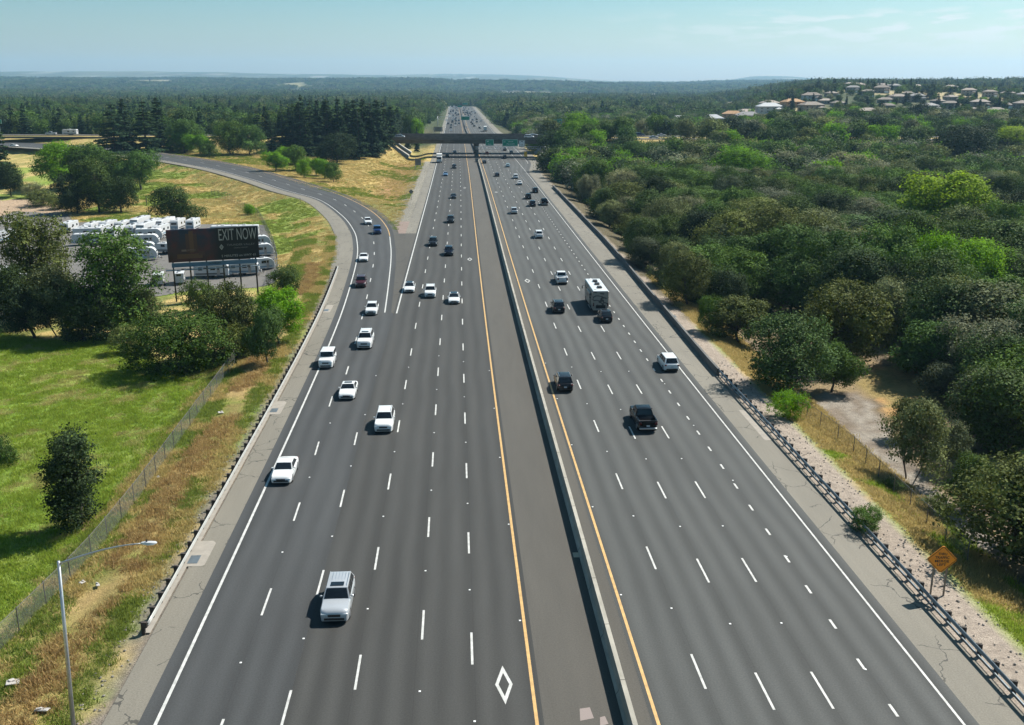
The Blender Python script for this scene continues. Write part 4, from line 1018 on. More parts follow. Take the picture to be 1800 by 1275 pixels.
    if rail:
        for s in (-1, 1):
            mb = MB(); mb.tube((s * wt * .93, rf - .2, H + .035), (s * wt * .93, rr + .15, H + .03), .022, n=5); part(mb, 'roof_rail', M_RIM)
    if rail == 2:
        mb = MB()
        for i in range(5): mb.box((-wt * .6 + wt * 1.2 * i / 4, (rf + rr) / 2 - .42, H + .005), (.03, 1.0, .02))
        part(mb, 'roof_ribs', M_RIM)
    if sunroof:
        mb = MB(); mb.box((0, rf - .42, H + .012), (wt * 1.25, .5, .012)); part(mb, 'sunroof', M_GLASS)
    if glassroof:
        mb = MB(); mb.box((0, (rf + rr) / 2, H + .0), (wt * 1.5, (rf - rr) * .95, .02)); part(mb, 'sunroof', M_GLASS)
    if bed:
        y0, y1 = bed
        for s in (-1, 1):
            mb = MB(); mb.box((s * (W / 2 - .09), (y0 + y1) / 2, zb - .2), (.14, y0 - y1, .52), bev=.03); p = part(mb, 'bed_side', [M_BLK]); p['pt'] = 1
        mb = MB(); mb.box((0, y1 + .04, zb - .2), (W - .22, .09, .5), bev=.02); p = part(mb, 'tailgate', [M_BLK]); p['pt'] = 1
        mb = MB(); mb.box((0, (y0 + y1) / 2, .84), (W - .3, y0 - y1 - .1, .03)); part(mb, 'bed_floor', M_BLK)
        mb = MB(); mb.box((0, y1 - .12, .52), (W * .9, .14, .18), bev=.03); part(mb, 'rear_bumper', M_RIM)
        if len(bed) > 0 and rail == 3: pass
    if spare:
        mb = MB(); mb.tube((0, -hl - .02, .95), (0, -hl - .24, .95), .36, n=16); part(mb, 'spare_wheel', M_RUB)
    return root
PROTO = {
 'sedan': lambda: car_proto('sedan', 4.85, 1.86, 1.45, .93, .97, .74, 1.05, .3, -.85, -1.75, 1.0, kind='sedan'),
 'sunsedan': lambda: car_proto('sedan', 4.75, 1.86, 1.43, .93, .97, .72, .95, .25, -.85, -1.72, 1.0, kind='sedan', sunroof=True),
 'hatch': lambda: car_proto('hatchback', 4.7, 1.9, 1.50, .90, .98, .70, 1.15, .25, -.9, -2.1, 1.05, kind='sedan', glassroof=True),
 'suv': lambda: car_proto('suv', 4.85, 1.93, 1.76, 1.06, 1.13, .95, .95, .42, -1.75, -2.2, 1.12, kind='suv', rail=True),
 'silversuv': lambda: car_proto('suv', 4.8, 1.95, 1.72, 1.05, 1.10, .92, .95, .40, -1.85, -2.3, 1.1, kind='suv', rail=2, sunroof=True),
 'bigsuv': lambda: car_proto('suv', 5.3, 2.03, 1.92, 1.18, 1.24, 1.08, 1.1, .6, -2.05, -2.45, 1.22, kind='suv', rail=True, sunroof=True, wr=.39),
 'cross': lambda: car_proto('crossover', 4.6, 1.86, 1.66, 1.0, 1.07, .86, 1.0, .3, -1.35, -2.1, 1.08, kind='suv', rail=True),
 'boxy': lambda: car_proto('boxy_suv', 4.5, 1.88, 1.88, 1.14, 1.2, 1.08, .72, .5, -2.02, -2.12, 1.2, kind='box', wr=.4, spare=True),
 'van': lambda: car_proto('minivan', 5.15, 1.99, 1.77, 1.02, 1.10, .85, 1.45, .6, -1.95, -2.4, 1.1, kind='van', rail=False),
 'pickup': lambda: car_proto('pickup_truck', 5.85, 2.03, 1.94, 1.18, 1.26, 1.10, 1.3, .75, -.62, -.82, 1.26, kind='pickup', bed=(-.95, -2.86), wr=.41),
}
PCACHE = {}
def put(kind, x, y, z, rz, pm, label, cat, group, rx=0.):
    if kind not in PCACHE: PCACHE[kind] = PROTO[kind]()
    src = PCACHE[kind]; r = src.copy(); COL.objects.link(r); r.location = (x, y, z); r.rotation_euler = (rx, 0, rz)
    for ch in src.children:
        c = ch.copy(); COL.objects.link(c); c.parent = r
        if ch.get('pt'):
            c.material_slots[0].link = 'OBJECT'; c.material_slots[0].material = pm
            if 'pt' in c: del c['pt']
        for g in ch.children:
            d = g.copy(); COL.objects.link(d); d.parent = c
    tag(r, label, cat, group); return r
WHT = paint('white', (.62, .63, .63)); BLK = mat('paint black', (.004, .004, .005), .22, 0, .3); SIL = paint('silver', (.42, .44, .46), .3, .3); GRY = mat('paint gunmetal', (.014, .015, .018), .22, .2, .35); DRED = paint('dark red', (.045, .008, .011)); BLU = paint('bright blue', (.010, .035, .12)); NAV = mat('paint dark blue', (.006, .009, .02), .22, .1, .35); SLT = mat('paint slate', (.016, .022, .028), .24, .2, .4)
LBL = paint('light blue', (.12, .22, .36), .3, .3); TEA = paint('pale teal', (.36, .48, .52))
LANE_DIR = {'L': math.pi, 'R': 0.}
def veh(kind, px, py, dirn, pm, label, cat, L=4.8, group=None, slope=True):
    """px,py: foot of the near bumper in the photo; dirn 'L' drives towards the camera, 'R' away"""
    x, y = px2w(px, py, 0)
    dx = float(cur(y + 5) - cur(y - 5)) / 10
    return put(kind, x + dx * L / 2, y + L / 2, .012, LANE_DIR[dirn] - math.atan(dx), pm, label, cat, group or ('vehicles driving towards the camera' if dirn == 'L' else 'vehicles driving away from the camera'))
veh('silversuv', 588, 1099, 'L', SIL, 'silver SUV with ribbed roof and sunroof, nearest of the oncoming traffic', 'suv')
veh('sedan', 494, 854, 'L', WHT, 'white saloon car straddling the left edge line next to the cracked shoulder', 'car')
veh('suv', 674, 763, 'L', WHT, 'white SUV with dark roof rails alone in the middle left lanes', 'suv')
veh('sunsedan', 609, 705, 'L', WHT, 'white saloon car with black sunroof and dark grille', 'car')
veh('boxy', 572, 650, 'L', WHT, 'white boxy off-roader on the left edge line', 'suv')
veh('bigsuv', 640, 615, 'L', WHT, 'large white SUV with wide dark grille and sunroof', 'suv', 5.3)
veh('cross', 652, 556, 'L', WHT, 'white crossover beside the tip of the painted gore', 'suv')
veh('hatch', 719, 516, 'L', WHT, 'white hatchback with a dark glass roof next to the gore line', 'car')
veh('suv', 756, 525, 'L', WHT, 'white SUV in the middle of three white cars abreast', 'suv')
veh('hatch', 798, 536, 'L', WHT, 'white car with glass roof, rightmost of the three white cars abreast', 'car')
veh('suv', 761, 434, 'L', SLT, 'slate grey SUV in the second main lane before the gore', 'suv')
veh('suv', 789, 451, 'L', NAV, 'dark blue SUV with its lamps glinting, just behind the three white cars', 'suv')
veh('suv', 792, 393, 'L', SLT, 'dark grey-blue SUV alone between the gore and the bridge', 'suv')
veh('sedan', 797, 350, 'L', GRY, 'grey saloon car beside the narrow dashes, midway to the overpass', 'car')
veh('sedan', 783, 310, 'L', LBL, 'blue saloon car in front of the overpass', 'car')
veh('suv', 798.5, 297, 'L', SLT, 'dark SUV just left of the third dash line before the overpass', 'suv')
veh('sedan', 786, 277, 'L', BLK, 'small black car emerging from the bridge shadow', 'car')
veh('sedan', 799.5, 270, 'L', SIL, 'silver car under the overpass', 'car')
veh('sedan', 799.5, 251, 'L', BLK, 'dark car just past the overpass, seen under its deck', 'car')
# ramp traffic
def ramp_at(px, py, f=.5, z=0.):
    x, y = px2w(px, py, z); d = (RC[:, 0] - x) ** 2 + (RC[:, 1] - y) ** 2; i = int(np.argmin(d)); z = float(RC[i, 2]); x, y = px2w(px, py, z)
    d = (RC[:, 0] - x) ** 2 + (RC[:, 1] - y) ** 2; i = min(int(np.argmin(d)), len(RC) - 2); t = RC[i + 1] - RC[max(i - 1, 0)]
    return x, y, float(RC[i, 2]) + .016, math.atan2(t[1], t[0])
def veh_ramp(kind, px, py, pm, label, cat):
    x, y, z, a = ramp_at(px, py); t = (math.cos(a), math.sin(a))
    # 'a' points up the ramp (away); cars come towards the camera
    return put(kind, x + t[0] * 2.4, y + t[1] * 2.4, z, a + math.pi / 2, pm, label, cat, 'cars coming down the curved ramp')
veh_ramp('suv', 634, 507, DRED, 'dark red SUV on the edge line of the ramp', 'suv')
veh_ramp('sedan', 639, 461.5, WHT, 'white saloon car where the ramp straightens', 'car')
veh_ramp('boxy', 664, 413, BLU, 'bright blue SUV by the yellow line of the ramp bend', 'suv')
veh_ramp('cross', 648, 396, WHT, 'white car just ahead of the blue SUV on the ramp bend', 'car')
veh_ramp('suv', 168, 263, WHT, 'white SUV at the top of the ramp behind the bushy green trees', 'suv')
veh_ramp('sedan', 30, 254.5, WHT, 'white saloon car farthest up the ramp at the left edge', 'car')
# right carriageway
veh('pickup', 1139, 762, 'R', BLK, 'black pickup truck with an open bed and grey tailgate rim', 'pickup truck', 5.85)
veh('van', 1181, 655, 'R', WHT, 'white minivan beside the right edge line near the end of the wall', 'minivan', 5.1)
veh('suv', 994, 691, 'R', GRY, 'dark grey SUV with a glinting roof next to the yellow line', 'suv')
veh('cross', 1067, 569, 'R', GRY, 'dark grey car towed close behind the motorhome', 'car')
veh('suv', 983, 552, 'R', GRY, 'grey SUV with roof rails in the second lane left of the motorhome', 'suv')
veh('pickup', 989, 501, 'R', WHT, 'white pickup truck with a dark bed', 'pickup truck', 5.85)
veh('suv', 948, 420, 'R', WHT, 'white SUV with a dark rear screen, alone beyond the white pickup', 'suv')
veh('suv', 904, 377, 'R', SIL, 'silver SUV second from the median beyond the diamond mark', 'suv')
veh('pickup', 958, 362, 'R', BLK, 'black pickup nearest the right edge in the dark group of four', 'pickup truck', 5.85)
veh('suv', 936.5, 364, 'R', NAV, 'dark blue car, nearest of the dark group of four', 'suv')
veh('suv', 929, 351, 'R', BLK, 'black SUV, leftmost of the dark group of four', 'suv')
veh('suv', 941.5, 340, 'R', GRY, 'dark SUV, farthest of the dark group of four', 'suv')
veh('sedan', 914, 326, 'R', WHT, 'white saloon car just beyond the dark group', 'car')
veh('van', 907, 315, 'R', WHT, 'white van one lane over ahead of the white saloon', 'van', 5.1)
veh('sedan', 874, 311, 'R', BLK, 'dark saloon car by itself near the median before the bridge', 'car')
veh('cross', 893, 294.5, 'R', TEA, 'pale teal car close to the bridge', 'car')
veh('sedan', 851.5, 288, 'R', BLK, 'black car near the yellow line just before the pier', 'car')
veh('suv', 887.5, 279.5, 'R', BLK, 'black SUV with another dark car directly ahead', 'suv')
veh('sedan', 856, 272, 'R', DRED, 'dark red car in the bridge shadow', 'car')
veh('sedan', 899, 270, 'R', SIL, 'silver car on the lane beside the yellow sign', 'car')
veh('suv', 887.5, 265.5, 'R', NAV, 'dark car under the overpass right of the pier', 'suv')
# crossing road
def cross_at(px, lane, kind, pm, label, cat, away=1, L=0.):
    Y = 500.
    for _ in range(5): X = wx(px, Y, OVZ); Y = float(ovY(X)) + lane
    return put(kind, X + L, Y, OVZ + .045, -math.pi / 2 * away - .1, pm, label, cat, 'traffic on the crossing road')
cross_at(90, 31, 'pickup', SIL, 'silver pickup towing a caravan along the raised road at far left', 'pickup truck', -1)
cross_at(703, 10, 'van', SIL, 'silver van on the overpass at its left end', 'van')
cross_at(930, 10, 'van', WHT, 'white van on the overpass at its right end', 'van')
cross_at(938, 31, 'sedan', WHT, 'white car following the van at the right end of the overpass', 'car')
cross_at(1124, 31, 'bigsuv', BLU, 'blue truck in the gap in the woodland right of the overpass', 'car')
cross_at(1149, 10, 'sedan', WHT, 'white car in the gap in the woodland right of the overpass', 'car')
cross_at(1163, 31, 'sedan', WHT, 'farther white car in the gap in the woodland', 'car')
cross_at(1180, 31, 'sedan', BLK, 'dark car at the right of the gap in the woodland', 'car')
# distant cars: one small mesh each
def far_car(mbm, name='distant_car'):
    mb = MB()
    mb.prism([(-2.4, .3), (-2.4, .95), (-1.9, 1.05), (1.2, 1.0), (2.3, .8), (2.4, .35)], -.92, .92, 'x', 0)
    mb.loft([[(-.86, -1.95, 1.0), (.86, -1.95, 1.0), (.86, 1.2, .98), (-.86, 1.2, .98)], [(-.7, -1.5, 1.52), (.7, -1.5, 1.52), (.7, .35, 1.52), (-.7, .35, 1.52)]], mi=1)
    mb.box((0, -.6, 1.55), (1.4, 1.9, .07), 0)
    for s in (-1, 1):
        for y in (-1.45, 1.5): mb.tube((s * .75, y, .34), (s * .95, y, .34), .34, n=10, mi=2)
    return mb.build(name, [mbm, M_GLASS, M_RUB], link=False)
FC = {}
def far(px, py, d, pm, label):
    if pm.name not in FC: FC[pm.name] = far_car(pm)
    x, y = px2w(px, py, 0)
    o = FC[pm.name].copy(); COL.objects.link(o); o.location = (x, y, .02); o.rotation_euler = (0, 0, LANE_DIR[d])
    tag(o, label, 'car', 'distant cars beyond the overpass ' + ('coming closer' if d == 'L' else 'driving away'))
Q = lambda a, b: (760 + a / 9.805, 170 + b / 9.805)
cn = {WHT.name: 'white', BLK.name: 'dark', GRY.name: 'grey', SIL.name: 'silver', NAV.name: 'dark blue', DRED.name: 'dark red'}
for i, (a, b, pm) in enumerate([(320, 595, WHT), (318, 550, BLK), (272, 480, BLK), (325, 505, BLK), (345, 452, GRY), (398, 478, BLK), (398, 510, WHT), (460, 478, BLK), (455, 425, BLK), (395, 402, BLK), (345, 430, GRY), (360, 340, NAV), (400, 303, NAV), (285, 303, BLK), (330, 290, SIL), (245, 420, WHT), (372, 385, SIL), (300, 360, WHT), (420, 330, GRY), (310, 172, WHT), (335, 165, GRY), (350, 182, BLK), (372, 170, WHT), (392, 175, SIL), (330, 200, WHT), (365, 215, SIL), (410, 200, BLK), (420, 245, GRY), (300, 240, WHT), (355, 250, BLK)]):
    x, y = Q(a, b); dist = 'just beyond the overpass' if b > 470 else ('by the gantry' if b > 330 else ('past the gantry' if b > 215 else 'in the far congested stretch'))
    far(x, y, 'L', pm, f'tiny {cn[pm.name]} oncoming car {dist}')
for i, (a, b, pm) in enumerate([(720, 522, BLK), (692, 485, BLK), (672, 455, GRY), (690, 412, GRY), (765, 405, BLK), (768, 447, BLK), (665, 327, BLK), (625, 227, BLK), (640, 297, BLK), (600, 277, BLK), (575, 287, GRY), (540, 287, BLK), (595, 252, BLK), (555, 242, BLK), (530, 247, GRY), (575, 202, BLK), (812, 555, BLK), (588, 545, WHT), (560, 222, SIL), (610, 310, BLK), (650, 345, WHT), (552, 262, WHT), (530, 205, GRY), (545, 185, WHT)]):
    x, y = Q(a, b); dist = 'just beyond the overpass' if b > 470 else ('by the gantry' if b > 330 else ('past the gantry' if b > 215 else 'in the far congested stretch'))
    far(x, y, 'R', pm, f'tiny {cn[pm.name]} receding car {dist}')
for i in range(46):
    d_ = 'L' if i % 2 else 'R'; ln = random.choice((-8.2, -4.6, -1.1, 2.2) if d_ == 'L' else (12.6, 16., 19.4, 22.9, 26.3)); yy = random.uniform(1000, 1740); pm = random.choice((WHT, BLK, GRY, SIL, BLK, WHT, NAV))
    if pm.name not in FC: FC[pm.name] = far_car(pm)
    o = FC[pm.name].copy(); COL.objects.link(o); o.location = (ln + float(cur(yy)) - (2.0 if d_ == 'R' else 0), yy, .02); o.rotation_euler = (0, 0, LANE_DIR[d_])
    tag(o, f'speck of a {cn[pm.name]} car {"oncoming" if d_ == "L" else "receding"} near the farthest gantry', 'car', 'distant cars beyond the overpass ' + ('coming closer' if d_ == 'L' else 'driving away'))
# lorry beyond the bridge, white truck before it
def lorry(loc, rz, label, Lb=11., white=True):
    root = empty('lorry', loc, rz)
    mb = MB(); mb.box((0, -1.2, 2.55), (2.55, Lb, 2.75), bev=.05); mb.build('trailer_box', mat('lorry box', (.6, .6, .58), .5), root)
    mb = MB(); mb.box((0, Lb / 2 + .2, 1.75), (2.4, 2.2, 2.5), bev=.2); mb.build('cab', WHT, root)
    mb = MB(); mb.box((0, Lb / 2 + 1.25, 2.2), (2.1, .14, .9), bev=.03); mb.build('windshield', M_GLASS, root)
    for y in (-Lb / 2 + .2, -Lb / 2 - .9 + 2.4, Lb / 2 + .4):
        for s in (-1, 1):
            q = MB(); q.tube((s * .85, y, .5), (s * 1.24, y, .5), .5, n=14); q.build('wheel', M_RUB, root)
    mb = MB(); mb.box((0, -.6, .95), (1.1, Lb + 1, .35)); mb.build('chassis', M_BLK, root)
    tag(root, label, 'lorry'); return root
x, y = px2w(*Q(915, 605)); lorry((x, y + 7, 0), -.02, 'pale lorry with a grey side just beyond the overpass')
x, y = px2w(772, 287); lorry((x, y + 5, 0), math.pi, 'white box truck on the left main lane before the overpass', 6.)
# ---- motorhome
def motorhome(loc, rz):
    root = empty('motorhome', loc, rz); L, W, H = 10.2, 2.55, 3.55
    m_, k_ = newmat('motorhome graphics', .35, .5); oc = k_.node('ShaderNodeTexCoord').outputs['Object']
    sp_ = k_.node('ShaderNodeSeparateXYZ'); k_.link(oc, sp_.inputs[0])
    n_ = k_.noise(oc, .55, 2, .4, (1.0, .45, 1.5)); w_ = k_.math('ABSOLUTE', k_.math('SUBTRACT', k_.math('FRACT', k_.math('MULTIPLY', n_, 4.2)), .5))
    c_ = k_.mix(k_.rng(w_, .12, .2, 1, 0), (.27, .25, .22), (.07, .065, .062)); c_ = k_.mix(k_.rng(sp_.outputs[2], 1.15, 1.2, 1, 0), c_, (.24, .215, .19)); k_.link(c_, k_.b.inputs['Base Color'])
    mb = MB(); mb.box((0, 0, .45 + (H - .45) / 2), (W, L, H - .5), bev=.12); mb.build('body', m_, root)
    mb = MB(); mb.box((0, 0, H - .05), (W - .12, L - .1, .12), bev=.05); rf_ = mb.build('roof', WHT, root)
    for y in (-2.6, .2, 2.6):
        q = MB(); q.box((.1, y, H + .15), (.75, 1.0, .28), bev=.06); q.build('air_conditioner', M_BLK, rf_)
    for (x, y) in ((-.7, -3.6), (.8, 1.4), (-.6, 4.0)): q = MB(); q.box((x, y, H + .06), (.4, .4, .12), bev=.02); q.build('roof_vent', M_SWHITE, rf_)
    q = MB(); q.box((0, -L / 2 - .01, 1.02), (1.5, .05, .55)); q.build('radiator_grille', M_BLK, root)
    q = MB(); q.box((0, -L / 2 - .05, .62), (2.4, .2, .3), bev=.04); q.build('rear_bumper', mat('bumper beige', (.3, .27, .23), .4), root)
    for s in (-1, 1):
        q = MB(); q.box((s * 1.12, -L / 2 - .02, 1.4), (.14, .06, .55)); q.build('taillight', M_TAIL, root)
        for y in (-3.0, 3.6): q = MB(); q.tube((s * .95, y, .5), (s * 1.28, y, .5), .5, n=16); q.build('wheel', M_RUB, root)
        for y, l_ in ((-1.6, 1.2), (.6, .9), (2.4, 1.1), (4.2, .8)): q = MB(); q.box((s * (W / 2 + .004), y, 2.35), (.03, l_, .62), bev=.01); q.build('window', M_GLASS, root)
        q = MB(); q.tube((s * 1.27, 4.8, 2.5), (s * 1.65, 5.1, 2.4), .03); q.box((s * 1.68, 5.1, 2.15), (.14, .2, .5), bev=.04); q.build('mirror', M_BLK, root)
    q = MB(); q.box((-W / 2 - .12, -1.2, 1.9), (.28, 3.4, 1.9), bev=.04); q.build('slide_out', m_, root)
    q = MB(); q.tube((W / 2 + .05, -3.5, 3.2), (W / 2 + .05, 2.5, 3.2), .07); q.build('awning', M_SWHITE, root)
    q = MB(); q.box((0, L / 2 + .005, 2.2), (2.2, .04, 1.1)); q.build('windshield', M_GLASS, root)
    q = MB(); q.box((0, -L / 2 - .6, .45), (.1, 1.2, .1)); q.build('tow_bar', M_BLK, root)
    tag(root, 'cream motorhome with swirling dark graphics and a white roof in the right lanes', 'motorhome')
x, y = px2w(1057, 551); motorhome((x - .1, y + 5.2, 0), -.004)

# ------------------------------------------------------------------ caravans
TW = mat('caravan white', (.50, .51, .52), .4, noise=(.8, .08)); TG = mat('caravan grey', (.10, .105, .11), .4); TB = mat('caravan blue', (.16, .25, .33), .4); TT = mat('caravan taupe', (.34, .31, .28), .4)
def trailer_proto(style, L=7.2, H=3.15, W=2.45):
    root = empty('caravan', link=False); h = L / 2; z0 = .55
    def P(mb, nm, m, parent=root, angle=30): return mb.build(nm, m, parent, angle=angle, link=False)
    if style == 'curve': prof = [(-h, z0), (-h, H - .15), (-h + .15, H), (h - 1.3, H), (h - .7, H - .25), (h - .25, H - .8), (h, 1.9), (h + .02, 1.3), (h - .2, z0)]
    elif style == 'fifth': prof = [(-h, z0), (-h, H + .1), (-h + .15, H + .25), (h - 1.2, H + .25), (h - .4, H - .1), (h, H - .9), (h - .1, 1.75), (h - 1.8, 1.6), (h - 1.9, z0)]
    elif style == 'tear': prof = [(-h, z0), (-h, 1.4), (-h + .2, 2.0), (-h + .8, H - .2), (-h + 1.6, H), (h - 1.6, H), (h - .7, H - .3), (h - .1, 1.9), (h, 1.2), (h - .1, z0)]
    else: prof = [(-h, z0), (-h, H - .1), (-h + .1, H), (h - .5, H), (h - .1, H - .35), (h, H - .9), (h, z0)]
    mb = MB(); xs = (-W / 2, -W / 2 + .06, W / 2 - .06, W / 2); cy0 = sum(p[0] for p in prof) / len(prof); cz0 = sum(p[1] for p in prof) / len(prof)
    mb.loft([[(x, cy0 + (p[0] - cy0) * s, cz0 + (p[1] - cz0) * s) for p in prof] for x, s in zip(xs, (.975, 1, 1, .975))]); P(mb, 'body', TW)
    low = MB()
    for s in (-1, 1): low.box((s * (W / 2 + .004), -.2, .95), (.03, L * .86 if style != 'fifth' else L * .55, .35))
    P(low, 'side_stripe', TB if style in ('curve', 'tear') else TG)
    for s in (-1, 1):
        for (y, l_) in ((-h * .62, .9), (h * .1, 1.1)): mb = MB(); mb.box((s * (W / 2 + .008), y, 2.05), (.03, l_, .62), bev=.01); P(mb, 'window', M_GLASS)
        for y in (-.75, .15): mb = MB(); mb.tube((s * .92, y, .36), (s * 1.2, y, .36), .36, n=12); P(mb, 'wheel', M_RUB)
    mb = MB(); mb.box((W / 2 + .012, h * .42, 1.6), (.03, .7, 1.85), bev=.01); dr = P(mb, 'door', TT)
    mb = MB(); mb.box((W / 2 + .035, h * .42, 2.05), (.02, .35, .5)); P(mb, 'door_window', M_GLASS, dr)
    mb = MB(); mb.box((0, h - (.12 if style != 'plain' else .03), 2.15), (1.6, .1, .55), bev=.02); P(mb, 'front_window', M_GLASS)
    mb = MB(); mb.box((0, -h - .005, 2.2), (1.0, .03, .5), bev=.01); P(mb, 'rear_window', M_GLASS)
    for s in (-1, 1): mb = MB(); mb.box((s * 1.0, -h - .01, 1.1), (.14, .04, .22)); P(mb, 'taillight', M_TAIL)
    if style == 'fifth': mb = MB(); mb.box((0, h - .24, H - .62), (2.1, .05, .9)); mb.box((0, h - 1.86, 1.1), (2.1, .05, .9)); P(mb, 'front_cap', TG)
    elif style == 'curve': mb = MB(); mb.box((0, h - .02, 1.35), (2.2, .07, .75), bev=.01); P(mb, 'front_cap', TG)
    else: mb = MB(); mb.box((0, h - .02, 1.15), (2.2, .07, .7), bev=.01); P(mb, 'front_cap', TB)
    mb = MB(); mb.box((.05, .2, H + .12 + (.25 if style == 'fifth' else 0)), (.7, 1.0, .26), bev=.06); P(mb, 'air_conditioner', TG if style != 'plain' else TW)
    mb = MB()
    for y in (-h * .6, h * .45): mb.box((-.3, y, H + .05 + (.25 if style == 'fifth' else 0)), (.4, .4, .1), bev=.02)
    P(mb, 'roof_vents', TG)
    mb = MB()
    for s in (-1, 1): mb.tube((s * .75, h - .2, .5), (0, h + 1.1, .5), .05, n=5)
    mb.tube((0, h + .9, .1), (0, h + .9, .8), .04, n=6); mb.box((0, 0, .52), (1.8, L * .9, .12)); P(mb, 'hitch_frame', M_BLK)
    if style != 'fifth':
        mb = MB()
        for s in (-1, 1): mb.tube((s * .17, h + .35, .55), (s * .17, h + .35, 1.05), .15, n=8)
        P(mb, 'gas_bottles', TW)
    return root
PROTO.update({'t_plain': lambda: trailer_proto('plain'), 't_curve': lambda: trailer_proto('curve'), 't_fifth': lambda: trailer_proto('fifth', 9.5, 3.4), 't_tear': lambda: trailer_proto('tear', 6.0, 2.9), 't_long': lambda: trailer_proto('plain', 7.8, 3.0), 't_small': lambda: trailer_proto('plain', 4.6, 2.6, 2.1)})
def trailer(px, py, kind, deg, label, dz=0.):
    x, y, z = at(px, py); return put(kind, x, y, z + .06, R(deg), WHT, label, 'caravan', 'caravans stored in the yard')
C6 = lambda a, b: (a / 3.6, 350 + b / 3.6)
RV = [  # foot of the near end in the zoomed crop
 (445, 222, 't_plain', 176, 'white caravan at the left end of the back row, behind the leafy tree'),
 (590, 228, 't_curve', 174, 'white caravan with rounded nose, second in the back row from the left'),
 (690, 218, 't_plain', 172, 'white caravan, third in the back row from the left'),
 (790, 215, 't_long', 170, 'tallest white caravan, fourth in the back row from the left'),
 (893, 203, 't_fifth', 172, 'white caravan with dark over-cab nose, fifth in the back row'),
 (968, 206, 't_curve', 172, 'white caravan, sixth in the back row from the left'),
 (1048, 212, 't_fifth', 170, 'white caravan with dark nose, seventh in the back row beside the round oak'),
 (1130, 205, 't_plain', 176, 'white caravan just left of the billboard top in front of the round oak'),
 (1225, 205, 't_plain', 178, 'white caravan peeping over the left part of the billboard'),
 (1420, 246, 't_long', 100, 'white caravan roof peeping over the middle of the billboard'),
 (1555, 243, 't_long', 95, 'white caravan roof peeping over the right part of the billboard'),
 (540, 238, 't_small', 176, 'small white caravan in front of the back row, left one'),
 (645, 250, 't_plain', 172, 'pale blue-fronted caravan in the second row, second from the left'),
 (742, 258, 't_plain', 170, 'white caravan with blue front panel in the second row, third from the left'),
 (852, 240, 't_curve', 174, 'white caravan in the second row between two fifth-wheelers'),
 (935, 238, 't_fifth', 172, 'dark-nosed caravan in the second row'),
 (1020, 245, 't_curve', 170, 'caravan with grey front in the second row, rightmost'),
 (560, 262, 't_long', 98, 'long white caravan parked sideways behind the treetops'),
 (560, 300, 't_long', 96, 'second long white caravan parked sideways, nearer the treetops'),
 (950, 270, 't_curve', -82, 'long white caravan with rounded nose parked sideways, uppermost right of the trees'),
 (925, 310, 't_curve', -80, 'second white caravan with rounded nose right of the treetops'),
 (915, 355, 't_tear', -78, 'third rounded white caravan right of the treetops'),
 (905, 400, 't_curve', -78, 'fourth rounded white caravan right of the treetops, half hidden'),
 (1052, 355, 't_small', 80, 'small white caravan with two windows beside the left edge of the billboard'),
 (1010, 555, 't_small', 12, 'white cargo-like caravan nearest the trees below the billboard'),
 (1140, 545, 't_small', 12, 'white box caravan behind the left billboard post'),
 (1345, 505, 't_long', -86, 'long white caravan with door open behind the billboard posts'),
 (1545, 490, 't_curve', -84, 'white and blue caravan with rounded nose behind the right billboard posts'),
 (1655, 462, 't_tear', -60, 'round-ended pale blue caravan right of the billboard'),
 (1640, 375, 't_curve', -70, 'white caravan by the fence right of the billboard, nearer one'),
 (1625, 320, 't_curve', -70, 'white caravan by the fence right of the billboard, farther one'),
 (18, 285, 't_curve', 150, 'white caravan at the left edge of the photo'),
 (15, 520, 't_small', 170, 'white caravan half hidden by trees at the left edge'),
 (130, 575, 't_long', 95, 'long white caravan glimpsed through the dark trees at left'),
]
for a, b, kd, dg_, lb in RV:
    px_, py_ = C6(a, b); tr__ = trailer(px_, py_ - 2.5, kd, dg_, lb); tr__.scale = (.88, .86, .9)
Xc = wx(125, 560, OVZ); cross_lbl = 'white caravan towed by the silver pickup on the raised road at far left'
Yc = float(ovY(Xc)) + 31; put('t_long', wx(124, Yc, OVZ), Yc, OVZ + .045, math.pi / 2 - .1, WHT, cross_lbl, 'caravan', None)

